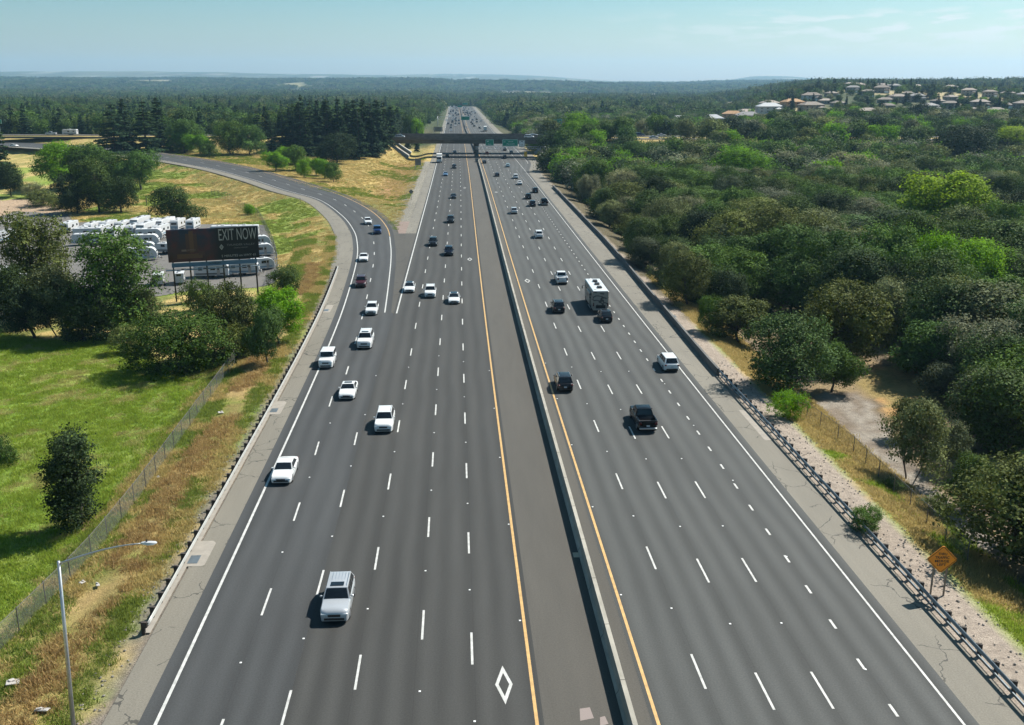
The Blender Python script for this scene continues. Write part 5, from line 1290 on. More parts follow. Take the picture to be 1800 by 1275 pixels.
# ------------------------------------------------------------------ trees
def leaf_cloud(C, Rr, n, size, rng, flat=1.0, up=.25, shell=.55):
    """n leaf-clump quads in the shells of the lobes (centres C, radii Rr)"""
    C = np.asarray(C); Rr = np.asarray(Rr); p = Rr ** 2; p = p / p.sum()
    li = rng.choice(len(C), n, p=p); d = rng.normal(size=(n, 3)); d[:, 2] += .15; d /= np.linalg.norm(d, axis=1)[:, None]
    r = (shell + (1.06 - shell) * rng.random(n) ** .5) * (1 + .16 * np.sin(d[:, 0] * 9 + li) * np.sin(d[:, 1] * 8 + li * 2) + .1 * rng.normal(size=n))
    P = C[li] + d * (Rr[li] * r)[:, None] * np.array([1, 1, flat])
    K = max(12, n // 26); ci = rng.integers(0, K, n); fr_ = rng.random(n) < .84        # most leaves gather in sprays
    sg = size * rng.uniform(.8, 1.9, K)
    P = np.where(fr_[:, None], P[ci] + rng.normal(size=(n, 3)) * sg[ci][:, None] * np.array([1, 1, .8]), P); d = np.where(fr_[:, None], d[ci], d); li = np.where(fr_, li[ci], li)
    ctint = rng.uniform(.72, 1.28, K)[ci]
    # drop leaves buried inside other lobes
    keep = np.ones(n, bool)
    for c, q in zip(C, Rr):
        dd = np.linalg.norm((P - c) / np.array([1, 1, flat]), axis=1); keep &= ~((dd < q * .5))
    P = P[keep]; d = d[keep]; li = li[keep]; ctint = ctint[keep]; n = len(P)
    N = d * .85 + rng.normal(size=(n, 3)) * .42 + np.array([0, 0, up]); N /= np.linalg.norm(N, axis=1)[:, None]
    A = np.cross(N, rng.normal(size=(n, 3))); A /= np.linalg.norm(A, axis=1)[:, None]; B = np.cross(N, A)
    s = size * (.6 + .8 * rng.random(n)); 
    V = np.stack([P - A * s[:, None] * .5, P - B * s[:, None] * .36 + A * s[:, None] * .05, P + A * s[:, None] * .5, P + B * s[:, None] * .36], 1).reshape(-1, 3)
    lt = rng.uniform(.78, 1.25, len(C)); tint = np.repeat(lt[li] * ctint * rng.uniform(.85, 1.15, n), 4)
    return V, np.arange(n * 4).reshape(n, 4), tint
def limb_mesh(paths, m=None):
    mb = MB()
    for pts, r0, r1 in paths: mb.path(pts, list(np.linspace(r0, r1, len(pts))), 6)
    return mb
def crooked(a, b, n, amp, rng):
    a = np.array(a, float); b = np.array(b, float); return [tuple(a + (b - a) * t + rng.normal(size=3) * amp * math.sin(t * math.pi)) for t in np.linspace(0, 1, n)]
def broad(seed, h=10., w=10., nl=16, n=9000, size=.42, fine=1.0, trunk=.28, open_=False, skirt=.25, multi=False, lobe=.24):
    rng = np.random.default_rng(seed); C = []; Rr = []
    for i in range(nl):
        a = rng.uniform(0, 2 * math.pi); t = rng.random() ** .55; zz = skirt + (.93 - skirt) * (i + rng.random()) / nl
        env = math.sin(min(1, max(.12, (zz - skirt * .55) / (1 - skirt * .55))) * math.pi * .86 + .25) ** .6
        rad = w / 2 * t * env * .80; q = w * lobe * rng.uniform(.62, 1.15)
        asx = 1 + .22 * math.cos(a * 2 + seed) + .12 * math.sin(a * 3 + seed * 2)
        C.append((math.cos(a) * rad * asx, math.sin(a) * rad * asx, min(h * zz, h - q * .8))); Rr.append(q)
    C.append((0, 0, h * .7)); Rr.append(w * .25)
    if n > 6000: n = int(n * 1.55); size *= .80
    V, Fq, t = leaf_cloud(C, Rr, n, size, rng, .85, shell=.5 if not open_ else .35)
    paths = []; nt_ = 3 if multi else 1
    for k in range(nt_):
        bx0 = rng.normal(size=2) * (.25 if multi else 0); top = (rng.normal() * .4 + bx0[0] * 4, rng.normal() * .4 + bx0[1] * 4, h * .42)
        paths.append((crooked((bx0[0], bx0[1], -.6), top, 5, .12, rng), trunk * (1 if not multi else .6), trunk * .6))
        for i in range(k, len(C), nt_): paths.append((crooked(top if i % 3 else (top[0] * .6, top[1] * .6, h * .28), np.array(C[i]) + rng.normal(size=3) * .2, 4, .25, rng), trunk * .42, trunk * .08))
    return ('broad', V, Fq, t, limb_mesh(paths))
def conif(seed, h=20., w=8., tiers=22, n=11000, size=.5, droop=.12, layered=True):
    rng = np.random.default_rng(seed); V = []; T_ = []; paths = [(crooked((0, 0, -.6), (0, 0, h * .98), 6, .1, rng), .32, .03)]
    per = []
    for k in range(tiers):
        z = h * (.07 + .91 * (k + rng.uniform(-.3, .3)) / tiers); fr_ = 1 - z / h; rad = w / 2 * (fr_ ** .75) * rng.uniform(.75, 1.1) + .25
        nb = int(5 + 5 * fr_)
        for j in range(nb): per.append((z, rad * rng.uniform(.6, 1.12), rng.uniform(0, 2 * math.pi)))
    wts = np.array([p[1] ** 1.5 for p in per]); wts /= wts.sum(); li = rng.choice(len(per), n, p=wts); pr = np.array(per)[li]
    s_ = rng.random(n) ** .65; ang = pr[:, 2] + rng.normal(size=n) * .20 / (s_ + .35); rr_ = pr[:, 1] * s_
    P = np.stack([np.cos(ang) * rr_, np.sin(ang) * rr_, pr[:, 0] - rr_ * droop - rng.random(n) * .25 + .12 * rng.normal(size=n)], 1)
    N = np.stack([np.cos(ang) * .35, np.sin(ang) * .35, np.ones(n) * .8], 1) + rng.normal(size=(n, 3)) * .45; N /= np.linalg.norm(N, axis=1)[:, None]
    A = np.cross(N, rng.normal(size=(n, 3))); A /= np.linalg.norm(A, axis=1)[:, None]; B = np.cross(N, A); s = size * (.6 + .8 * rng.random(n))
    V = np.stack([P - A * s[:, None] * .5, P - B * s[:, None] * .3, P + A * s[:, None] * .5, P + B * s[:, None] * .3], 1).reshape(-1, 3)
    lt = rng.uniform(.8, 1.2, len(per)); tint = np.repeat(lt[li] * rng.uniform(.8, 1.2, n), 4)
    for k in range(0, len(per), 4): z, r_, a = per[k]; paths.append(([(0, 0, z), (math.cos(a) * r_ * .8, math.sin(a) * r_ * .8, z - r_ * droop * .8)], .06, .02))
    return ('conif', V, np.arange(n * 4).reshape(n, 4), tint, limb_mesh(paths))
TP = {
 'oakA': broad(1, 10, 11, 20, 15000, .36), 'oakB': broad(2, 9.5, 10, 16, 14000, .36), 'oakC': broad(3, 11, 12, 22, 16000, .38, skirt=.2), 'oakD': broad(4, 9, 12, 18, 14000, .36, skirt=.22),
 'oakE': broad(5, 11, 10, 24, 15000, .36, lobe=.19), 'oakF': broad(6, 10, 12, 26, 15000, .36, lobe=.18, skirt=.15),
 'open': broad(8, 8, 8, 18, 8500, .30, trunk=.14, open_=True, skirt=.3, multi=True, lobe=.2), 'open2': broad(9, 8, 7, 15, 7500, .28, trunk=.13, open_=True, skirt=.34, multi=True, lobe=.2),
 'tall': broad(10, 13, 9, 30, 17000, .33, skirt=.12, lobe=.24), 'column': broad(11, 9, 5.6, 44, 13000, .25, trunk=.2, skirt=.10, lobe=.20),
 'bush': broad(12, 3.5, 5, 14, 7000, .2, trunk=.07, skirt=.1, multi=True, lobe=.26), 'bushB': broad(13, 3, 4.5, 12, 6500, .2, trunk=.06, skirt=.1, multi=True, lobe=.3), 'mound': broad(14, 8, 15, 46, 34000, .30, trunk=.2, skirt=.06, multi=True, lobe=.19),
 'conA': conif(21, 20, 8.5), 'conB': conif(22, 20, 7, 26), 'conC': conif(23, 18, 10, 16, 11000, .55), 'cyp': conif(24, 14, 3.2, 30, 6000, .42, -.5),
}
TDIM = {'oakA': (10, 11), 'oakB': (9.5, 10), 'oakC': (11, 12), 'oakD': (9, 12), 'oakE': (11, 10), 'oakF': (10, 12), 'open': (8, 8), 'open2': (8, 7), 'tall': (13, 9), 'column': (9, 5.6), 'bush': (3.5, 5), 'bushB': (3, 4.5), 'mound': (8, 15), 'conA': (20, 8.5), 'conB': (20, 7), 'conC': (18, 10), 'cyp': (14, 3.2)}
TM = {}
for k_, (kd, V, Fq, t, lm) in TP.items():
    # normalise to the nominal height
    crown = mesh_np('crown', V, Fq, LM['oak'], attr=t); tr = mesh_np('trunk', lm.v, lm.f, M_BARK, True)
    zt_ = float(np.percentile(V[:, 2], 99.7)); xr = float(np.percentile(np.abs(V[:, :2]), 98.5)) * 2; TM[k_] = (crown, tr, zt_, xr)
NAMES = {'conA': 'conifer_tree', 'conB': 'conifer_tree', 'conC': 'cedar_tree', 'cyp': 'cypress_tree', 'bush': 'shrub', 'bushB': 'shrub', 'mound': 'large_shrub'}
TREES = []
def tree(kind, x, y, z, h, w_, leaf, label, group=None, cat=None, rz=None, name=None):
    crown, tr, zt_, xr = TM[kind]; nm = name or NAMES.get(kind, 'oak_tree' if kind.startswith('oak') else 'broadleaf_tree')
    r = empty(nm, (x, y, z - .1), random.uniform(0, 6.28) if rz is None else rz); sz = h / zt_; sx = w_ / xr; r.scale = (sx, sx, sz)
    c = obj('crown', crown, r); c.material_slots[0].link = 'OBJECT'; c.material_slots[0].material = LM[leaf]
    obj('trunk', tr, r)
    tag(r, label, cat or ('shrub' if 'shrub' in nm else 'tree'), group); TREES.append((x, y, w_ / 2)); return r
def tpx(kind, bx, by, top, wpx, leaf, label, dep=None, **k):
    """bx,by foot in the photo, top: photo row of the crown's top, wpx: crown width in photo pixels"""
    x, y, z = at(bx, by) if dep is None else dep; m_ = mpp(x, y, z); 
    dz = 1.; 
    for zz in np.arange(.5, 45, .1):
        if proj(x, y, z + zz)[1] <= top: break
    return tree(kind, x, y, z, float(zz), wpx / m_, leaf, label, **k)
TL = [
 ('column', 138, 925, 757, 104, 'darkest', 'lone dark upright tree standing in the green field'),
 ('bushB', 4, 816, 766, 50, 'mid', 'small green tree at the left edge of the green field'),
 ('tall', 205, 588, 405, 138, 'mid', 'tall dark green tree left of the billboard hiding the caravans'),
 ('tall', 72, 562, 376, 132, 'olive', 'tall olive green tree at the left with caravans behind it'),
 ('oakB', 22, 585, 465, 90, 'darkest', 'dark tree at the far left edge of the caravan yard'),
 ('open', 110, 592, 466, 92, 'oakgrey', 'grey-green tree between two tall dark trees left of the billboard'),
 ('open2', 255, 588, 505, 66, 'oakgrey', 'small grey feathery tree at the foot of the tall tree beside the yard'),
 ('oakF', 150, 600, 500, 110, 'darkest', 'dark shaded tree at the edge of the green field'),
 ('oakE', 60, 595, 500, 100, 'darkest', 'black-green bushy tree in the shade at the left of the field'),
 ('mound', 318, 652, 546, 178, 'mid', 'widest rounded willow-like shrub at the top of the green field'),
 ('oakF', 405, 618, 498, 100, 'olive', 'olive green bushy tree in front of the right billboard posts'),
 ('bush', 352, 548, 490, 62, 'oak', 'dark green shrub under the middle of the billboard'),
 ('oakE', 490, 606, 506, 88, 'lime', 'bright fresh green tree beside the guardrail'),
 ('oakB', 470, 640, 542, 68, 'oak', 'dark green tree in front of the bright green one by the guardrail'),
 ('bush', 502, 516, 466, 64, 'oak', 'round dark shrub at the corner of the yard fence'),
 ('bush', 222, 622, 572, 60, 'olive', 'olive shrub between the field and the willow-like mass'),
 ('bush', 420, 630, 570, 70, 'olive', 'scrubby shrub where the field fence ends'),
 ('bushB', 125, 595, 575, 46, 'mid', 'low fresh green weeds shrub at the shaded field edge'),
 ('oakA', 108, 334, 250, 86, 'lime', 'fresh green tree left of the group below the ramp'),
 ('oakE', 160, 330, 252, 78, 'mid', 'rounded green tree at the centre of the group below the ramp'),
 ('oakF', 205, 332, 268, 66, 'mid', 'green tree behind the dark oaks below the ramp'),
 ('oakB', 248, 334, 264, 68, 'mid', 'green tree at the right of the group below the ramp'),
 ('oakC', 136, 376, 306, 74, 'darkest', 'dark evergreen oak left of the gnarled trunk'),
 ('oakA', 174, 374, 280, 84, 'oak', 'tall dark oak with gnarled trunk behind the caravan yard'),
 ('oakD', 213, 374, 310, 76, 'oak', 'dark evergreen oak right of the gnarled trunk'),
 ('oakA', 314, 394, 328, 84, 'oak', 'single round dark oak directly above the billboard'),
 ('oakB', 20, 346, 286, 50, 'darkest', 'dark small oak near the left edge beside the wire wall'),
 ('conB', 4, 330, 205, 52, 'conifer', 'tall conifer cut by the left edge'),
 ('bush', 60, 348, 320, 40, 'silver', 'pale flowering shrub beside the dirt track'),
 ('bush', 75, 362, 334, 66, 'olive', 'olive scrub beside the dirt track at left'),
 ('bush', 105, 368, 340, 50, 'olive', 'second olive scrub left of the dark oaks'),
 ('bushB', 437, 378, 358, 22, 'lime', 'tiny bright shrub beside the bend of the yard fence'),
 ('bushB', 285, 342, 330, 22, 'olive', 'tiny scrub in the dry grass above the round oak'),
 ('conC', 203, 270, 184, 66, 'conifer', 'broad cedar left of the cedar group beside the raised road'),
 ('conB', 222, 266, 176, 44, 'conifer', 'second cedar from the left beside the raised road'),
 ('conC', 258, 268, 180, 60, 'conifer', 'wide cedar at the middle of the group beside the raised road'),
 ('conB', 282, 268, 174, 44, 'conifer', 'tallest cedar at the right of the group beside the raised road'),
 ('oakA', 330, 266, 210, 70, 'mid', 'rounded green tree just right of the cedars'),
 ('oakE', 325, 270, 232, 50, 'lime', 'bright green tree in front of the rounded one by the cedars'),
 ('oakD', 368, 278, 252, 38, 'mid', 'small green tree at the edge of the ramp below the cedars'),
 ('oakB', 352, 272, 236, 44, 'lime', 'light green tree between the cedars and the ramp'),
 ('oakC', 405, 272, 212, 56, 'mid', 'dense green tree above the middle of the ramp'),
 ('oakA', 438, 272, 220, 56, 'mid', 'green round tree right of the dense one above the ramp'),
 ('conC', 479, 270, 214, 30, 'conifer', 'slim dark cedar standing on the dry slope'),
 ('oakB', 485, 302, 266, 40, 'lime', 'small bright round tree on the dry slope beside the ramp'),
 ('oakE', 520, 300, 256, 40, 'mid', 'green tree behind the row of small trees'),
 ('oakB', 508, 290, 258, 36, 'lime', 'light green tree left of the row of small trees'),
 ('oakD', 534, 312, 280, 30, 'lime', 'small tree at the left of the row on the dry slope'),
 ('oakB', 556, 309, 278, 34, 'lime', 'small tree second in the row on the dry slope'),
 ('oakA', 571, 315, 280, 32, 'lime', 'small tree third in the row on the dry slope'),
 ('oakD', 586, 320, 285, 32, 'mid', 'small tree at the right end of the row on the dry slope'),
 ('oakC', 592, 288, 234, 60, 'darkest', 'dark round oak below the conifer wood'),
 ('oakD', 566, 285, 262, 34, 'oak', 'dark low oak left of the dark round one'),
]
for t_ in TL: tpx(*t_[:7])
# conifer wood left of the overpass
k0_ = 0
for i, (bx, by, tp_, wp) in enumerate([(512, 258, 190, 34), (530, 262, 182, 36), (548, 258, 178, 40), (560, 268, 188, 36), (578, 262, 180, 40), (596, 260, 176, 42), (612, 266, 184, 38), (625, 262, 178, 42), (640, 268, 180, 40), (652, 262, 184, 38), (664, 266, 178, 40), (676, 258, 182, 36), (688, 252, 186, 34), (700, 247, 190, 30), (604, 278, 205, 36), (632, 280, 200, 36), (655, 276, 208, 34), (540, 276, 212, 34), (497, 250, 195, 30), (470, 244, 188, 28), (455, 246, 195, 26), (575, 250, 176, 36), (640, 250, 176, 36), (666, 247, 180, 34), (612, 247, 178, 36), (560, 247, 178, 34), (526, 247, 180, 32)]):
    tpx(('conA', 'conB', 'conC')[i % 3], bx, by, tp_, wp, 'conifer', 'tall dark conifer left of the overpass', group='conifers left of the overpass')
for (bx, by, tp_, wp, lf, lb) in [(735, 232, 208, 26, 'lime', 'bright green tree on the bank past the left end of the overpass'), (722, 232, 205, 24, 'mid', 'green tree beside the bright one past the overpass'), (716, 244, 226, 12, 'conifer', 'little dark tree at the left end of the overpass'), (733, 243, 224, 10, 'conifer', 'second little dark tree at the left end of the overpass')]:
    Yt = 600. if by == 232 else 560.; X_ = wx(bx, Yt, 2); tpx('oakA' if lf != 'conifer' else 'conB', bx, by, tp_, wp, lf, lb, dep=(X_, Yt, float(T(X_, Yt))))
TRr = [
 ('oakE', 1296, 604, 523, 98, 'olive', 'olive round tree next to the guardrail start'),
 ('oakC', 1380, 690, 556, 146, 'oak', 'large dark blue-green oak overhanging the gravel clearing'),
 ('oakB', 1462, 690, 602, 86, 'mid', 'darker compact tree casting shade on the gravel track'),
 ('oakF', 1478, 640, 498, 160, 'olive', 'wide olive green oak behind the compact tree at the clearing'),
 ('oakE', 1640, 668, 565, 130, 'mid', 'rounded green tree above the dry orange grass'),
 ('oakD', 1592, 655, 596, 50, 'mid', 'low green tree in the shade behind the orange grass'),
 ('open', 1600, 842, 700, 104, 'oakgrey', 'thin sparse olive tree beside the gravel track, left one'),
 ('open2', 1672, 830, 744, 76, 'oakgrey', 'thin sparse tree with two stems, right one beside the track'),
 ('open', 1585, 770, 702, 60, 'olive', 'small sparse tree between the track and the dry grass'),
 ('oakC', 1775, 800, 650, 190, 'oak', 'big dark oak at the right edge above the track'),
 ('oakF', 1720, 690, 560, 150, 'silver', 'silvery grey-green tree at the right above the dry grass'),
 ('oakE', 1660, 705, 640, 80, 'oakgrey', 'low grey tree at the right side of the dry grass'),
 ('oakA', 1790, 660, 545, 130, 'silver', 'grey tree cut by the right edge'),
 ('oakC', 1785, 985, 788, 250, 'olive', 'broad olive oak at the right edge behind the orange sign'),
 ('oakF', 1935, 1075, 930, 200, 'oak', 'dark oak crown leaning in at the lower right edge'),
 ('oakA', 1735, 775, 652, 130, 'oakgrey', 'grey-green oak left of the big dark one at the right edge'),
 ('oakE', 1705, 900, 800, 80, 'oak', 'small dark oak between the thin trees and the olive oak'),
 ('bush', 1640, 905, 870, 60, 'olive', 'olive scrub at the lower end of the gravel track'),
 ('bush', 1382, 734, 688, 66, 'lime', 'bright green shrub beside the right guardrail'),
 ('bush', 1522, 932, 888, 66, 'mid', 'low green shrub on gravel beside the right guardrail'),
 ('bushB', 1568, 862, 838, 40, 'oak', 'small dark shrub at the fence above the low green one'),
 ('oakD', 1250, 585, 520, 60, 'mid', 'green tree with shade beneath at the end of the wall'),
]
for t_ in TRr: tpx(*t_[:7])
SPECIAL = [
 ('oakA', 1312, 350, 262, 112, 'lime', 'largest fresh green tree in the middle of the woodland'),
 ('oakE', 1655, 440, 303, 150, 'yellow', 'bright yellow-green tree standing out at the right of the woodland'),
 ('oakB', 1530, 360, 322, 48, 'lime', 'small bright green crown left of the yellow-green tree'),
 ('oakC', 1790, 275, 222, 90, 'yellow', 'yellow-green tree at the upper right edge'),
 ('oakB', 1180, 400, 355, 44, 'lime', 'small lime crown near the wall'), ('oakD', 1090, 320, 275, 56, 'lime', 'fresh green crown near the overpass'),
 ('oakA', 1120, 300, 248, 60, 'mid', 'fresh green crown below the gap in the woodland'),
 ('oakF', 1690, 300, 220, 110, 'darkest', 'dark open oak rising above the woodland at upper right'),
 ('oakF', 1350, 400, 330, 90, 'silver', 'grey crown below the largest fresh green tree'), ('oakE', 1480, 330, 268, 70, 'silver', 'grey crown among dark oaks at upper right'),
 ('oakC', 1630, 305, 255, 60, 'olive', 'olive crown beside the dark open oak'),
]
for t_ in SPECIAL: tpx(*t_[:7])
# the oak woodland on the right: individual trees on a loose grid
NOGO = [PATHW, ORW]
def blocked(x, y):
    if in_poly(np.array([x]), np.array([y]), PATHW)[0] or in_poly(np.array([x]), np.array([y]), ORW)[0]: return True
    for (tx, ty, tr_) in TREES[-0:]:
        if (x - tx) ** 2 + (y - ty) ** 2 < (tr_ * .8) ** 2: return True
    return False
def in_frame(x, y, z, m_=60):
    if y < 30: return False
    q = proj(x, y, z + 5); return -m_ < q[0] < 1800 + m_ and q[1] < 1275 + m_ * 2
cand = []
rg = np.random.default_rng(5)
y = 60.
while y < 3300:
    sp_ = 8.2 if y < 230 else (9.5 if y < 600 else 11.5 + (y - 600) * .0035)
    x = -1700.
    rowx = np.arange(-min(1900, y * .62 + 60), min(2100, y * .66 + 60), sp_)
    X = rowx + rg.uniform(-.38, .38, len(rowx)) * sp_; Yv = y + rg.uniform(-.38, .38, len(rowx)) * sp_; Z = T(X, Yv)
    for a_, b_, c_ in zip(X, Yv, Z): cand.append((float(a_), float(b_), float(c_)))
    y += sp_ * .92
CA = np.array(cand)
ang_ = np.degrees(np.arctan2(CA[:, 0], CA[:, 1]))
hillm = (ang_ > 14.5) & (CA[:, 1] > 640) & (CA[:, 1] < 1700)
dens = np.ones(len(CA)); nz_ = fbm(CA[:, 0], CA[:, 1], 120, 4, 63)
dens = np.where(hillm, np.where(nz_ > .56, .2, .62), dens); dens = np.where((CA[:, 0] > 0) & (CA[:, 1] < 640), .88, dens)
dens = np.where((ang_ > 14.5) & (CA[:, 1] >= 1700), .8, dens)
right_wood = (CA[:, 0] > np.where(CA[:, 1] < 120, 52, 36.8 + 1.6 * ss(CA[:, 1], 150, 230)) + 5.5 * ss(CA[:, 1], 380, 470)) & (CA[:, 1] < 3300)
# no trees on the near frontage below y~118 except beyond the track
right_wood &= ~((CA[:, 1] < 150) & (CA[:, 0] < 60))
od = CA[:, 1] - ovY(CA[:, 0])
right_wood &= ~((od > -5) & (od < 43) & (CA[:, 0] < 70)) & ~((od > -1) & (od < 43)) & ~((CA[:, 0] > 86) & (CA[:, 0] < 112) & (od > -22) & (od < 43))
right_wood &= ~((CA[:, 1] > 560) & (CA[:, 1] < 700) & (CA[:, 0] < 44))
left_wood = (CA[:, 0] < -20 - 8 * ss(CA[:, 1], 1500, 600)) & (od > 46)
left_wood &= ~((CA[:, 1] < 760) & (CA[:, 0] > -34))
endw = (CA[:, 1] > 1790) & (abs(CA[:, 0]) < 60)
ok = (right_wood | left_wood | endw) & (rg.random(len(CA)) < dens)
HROWS = [(690, (1468, 1520, 1640, 1700, 1745, 1790)), (760, (1565, 1600, 1632, 1668, 1712, 1760, 1800)), (850, (1455, 1478, 1560, 1585, 1612, 1640, 1665)), (960, (1462, 1490, 1528, 1556, 1590, 1700, 1730, 1765, 1798)), (1120, (1500, 1540, 1570, 1606, 1640, 1672, 1715, 1748)), (1400, (1420, 1450, 1485, 1700, 1740, 1780))]
HROWS += [(820 + (190 - py_) * 9, (px_,)) for px_, py_ in ((1168, 184), (1196, 184), (1250, 188), (1288, 185), (1315, 190), (1352, 186), (1312, 181), (1352, 176), (1392, 186), (1425, 180), (1425, 194))]
RJ = rg.random(len(CA))
for D_, xs_ in HROWS:
    for px_ in xs_:
        hx = 0.
        lo, hi = -400., 1600.
        for _ in range(40):
            mid = (lo + hi) / 2
            if proj(mid, D_, 15)[0] < px_: lo = mid
            else: hi = mid
        u_ = CA[:, 1] / D_
        ok &= ~((abs(CA[:, 0] - lo * u_) < 10.5) & (CA[:, 1] > D_ - 55) & (CA[:, 1] < D_ + 12)) | (RJ < .16)
CA = CA[ok]
ok = np.array([in_frame(*c) for c in CA]); CA = CA[ok]
near = CA[(CA[:, 1] < 620)]
ok = np.array([not blocked(a_, b_) for a_, b_, c_ in near]); near = near[ok]
order = np.argsort(near[:, 1]); near = near[order]
print('near trees', len(near), 'all', len(CA))
N_IND = 262
ind = near[:N_IND]; rest_near = near[N_IND:]; rest = np.concatenate([rest_near, CA[CA[:, 1] >= 620]])
def rowword(x, y):
    d = x - 36; n_ = int(d / 11); return ['first', 'second', 'third', 'fourth', 'fifth', 'sixth'][n_] + ' row behind the wall' if n_ < 6 else ('deep in the woodland' if n_ < 12 else 'toward the right edge')
def levword(y):
    for lim, s in ((120, 'by the black pickup'), (150, 'by the minivan'), (185, 'by the motorhome'), (225, 'by the white pickup'), (290, 'by the lone white SUV'), (370, 'by the dark cars'), (900, 'near the overpass')):
        if y < lim: return s
LC = ['oak', 'oak', 'oak', 'olive', 'oakgrey', 'mid', 'oak', 'olive', 'darkest', 'mid']
LW = {'oak': 'dark green', 'olive': 'olive green', 'oakgrey': 'grey-green', 'mid': 'mid-green', 'darkest': 'very dark', 'lime': 'lime green', 'silver': 'silvery', 'yellow': 'yellow-green'}
for i, (x, y, z) in enumerate(ind):
    n_ = float(fbm(np.array([x]), np.array([y]), 22, 3, 44)[0]); lf = LC[int(random.random() * len(LC))]
    if n_ > .66: lf = 'lime' if random.random() < .35 else 'mid'
    if n_ < .36: lf = random.choice(['silver', 'oakgrey'])
    h = random.uniform(8.5, 13.5) * (1 if x > 46 else .75); w_ = random.uniform(9.5, 14.5) * (1 if x > 46 else .72)
    tree(random.choice(['oakA', 'oakB', 'oakC', 'oakD', 'oakE', 'oakF', 'tall' if x > 60 else 'oakA']), x, y, z, h, w_, lf, f'{"tall" if h > 12 else ("low" if h < 9.5 else ("broad" if w_ > 12.5 else "round"))} {LW[lf]} oak, {rowword(x, y)}, {levword(y)}', group='oaks of the woodland right of the freeway', name='oak_tree', cat='tree')
# understorey, weeds and grasses, and the unbroken woods beyond: scattered stuff
def proto_coll(name, items):
    c = bpy.data.collections.new(name)
    for i, (me) in enumerate(items):
        o = bpy.data.objects.new(name + '_kind', me); c.objects.link(o)
    return c
def scatter(name, P, S, coll, kind_label, seed=0, rot=True):
    me = bpy.data.meshes.new(name); me.vertices.add(len(P)); me.vertices.foreach_set('co', np.asarray(P, np.float32).reshape(-1))
    a = me.attributes.new('size', 'FLOAT_VECTOR', 'POINT'); a.data.foreach_set('vector', np.asarray(S, np.float32).reshape(-1))
    o = obj(name, me); tag(o, kind='stuff'); 
    if kind_label: o['label'] = kind_label
    ng = bpy.data.node_groups.new(name, 'GeometryNodeTree'); ng.interface.new_socket('Geometry', in_out='INPUT', socket_type='NodeSocketGeometry'); ng.interface.new_socket('Geometry', in_out='OUTPUT', socket_type='NodeSocketGeometry')
    N = ng.nodes; gi = N.new('NodeGroupInput'); go = N.new('NodeGroupOutput'); ip = N.new('GeometryNodeInstanceOnPoints'); ci = N.new('GeometryNodeCollectionInfo')
    ci.inputs['Collection'].default_value = coll; ci.inputs['Separate Children'].default_value = True; ci.inputs['Reset Children'].default_value = True
    rv = N.new('FunctionNodeRandomValue'); rv.data_type = 'INT'; rv.inputs['Min'].default_value = 0; rv.inputs['Max'].default_value = len(coll.objects) - 1; rv.inputs['Seed'].default_value = seed
    rr_ = N.new('FunctionNodeRandomValue'); rr_.data_type = 'FLOAT_VECTOR'; rr_.inputs[0].default_value = (-.04, -.04, 0); rr_.inputs[1].default_value = (.04, .04, 6.283); rr_.inputs['Seed'].default_value = seed + 1
    na = N.new('GeometryNodeInputNamedAttribute'); na.data_type = 'FLOAT_VECTOR'; na.inputs[0].default_value = 'size'
    ip.inputs['Pick Instance'].default_value = True
    l = ng.links.new; l(gi.outputs[0], ip.inputs['Points']); l(ci.outputs[0], ip.inputs['Instance']); l(rv.outputs[2], ip.inputs['Instance Index']); l(rr_.outputs[0], ip.inputs['Rotation']); l(na.outputs[0], ip.inputs['Scale']); l(ip.outputs[0], go.inputs[0])
    md = o.modifiers.new('scatter', 'NODES'); md.node_group = ng; return o
def low_tree(seed, kind, leaf, n, size, h, w_):
    if kind == 'b': _, V, Fq, t, lm = broad(seed, h, w_, 15, n, size, trunk=.2, skirt=.12, lobe=.23)
    else: _, V, Fq, t, lm = conif(seed, h, w_, 16, n, size)
    return mesh_np('wood', V, Fq, LM[leaf], attr=t)
near_c = proto_coll('wood_near', [low_tree(60 + i, 'b', lf, 5200, .62, 1., 1.) if False else low_tree(60 + i, 'b', lf, 4200, .7, 10, 12) for i, lf in enumerate(['oak', 'oak', 'olive', 'oakgrey', 'mid', 'darkest', 'oak', 'mid', 'silver', 'lime'])])
con_c = proto_coll('wood_conifer', [low_tree(80 + i, 'c', 'conifer', 2600, .95, 19, 7.5) for i in range(1)] + [low_tree(90 + i, 'b', lf, 2400, .9, 12, 12) for i, lf in enumerate(['oak', 'mid', 'darkest', 'olive', 'mid', 'oak', 'oak'])] + [low_tree(99, 'c', 'conifer', 2600, .95, 14, 6)])
far_c = proto_coll('wood_far', [low_tree(100 + i, 'b', lf, 900, 1.5, 10, 13) for i, lf in enumerate(['oak', 'oak', 'olive', 'oakgrey', 'mid', 'darkest'])] + [low_tree(110, 'b', 'mid', 900, 1.5, 8, 12), low_tree(111, 'c', 'conifer', 700, 1.7, 15, 7)])
R2_ = np.random.default_rng(9)
def sz(n, a, b, wv=.1): s = R2_.uniform(a, b, n); return np.stack([s * R2_.uniform(1 - wv, 1 + wv, n), s * R2_.uniform(1 - wv, 1 + wv, n), s * R2_.uniform(.85, 1.1, n)], 1)
rx = rest
g1_ = rx[(rx[:, 1] < 900) & (rx[:, 0] > 0)]; g2_ = rx[(rx[:, 1] < 1300) & (rx[:, 0] <= 0)]; g3_ = rx[((rx[:, 1] >= 900) & (rx[:, 0] > 0)) | ((rx[:, 1] >= 1300) & (rx[:, 0] <= 0))]
def hillscale(P, S):
    a_ = np.degrees(np.arctan2(P[:, 0], P[:, 1])); S[(a_ > 14.5) & (P[:, 1] > 640) & (P[:, 1] < 1600)] *= .58; return S
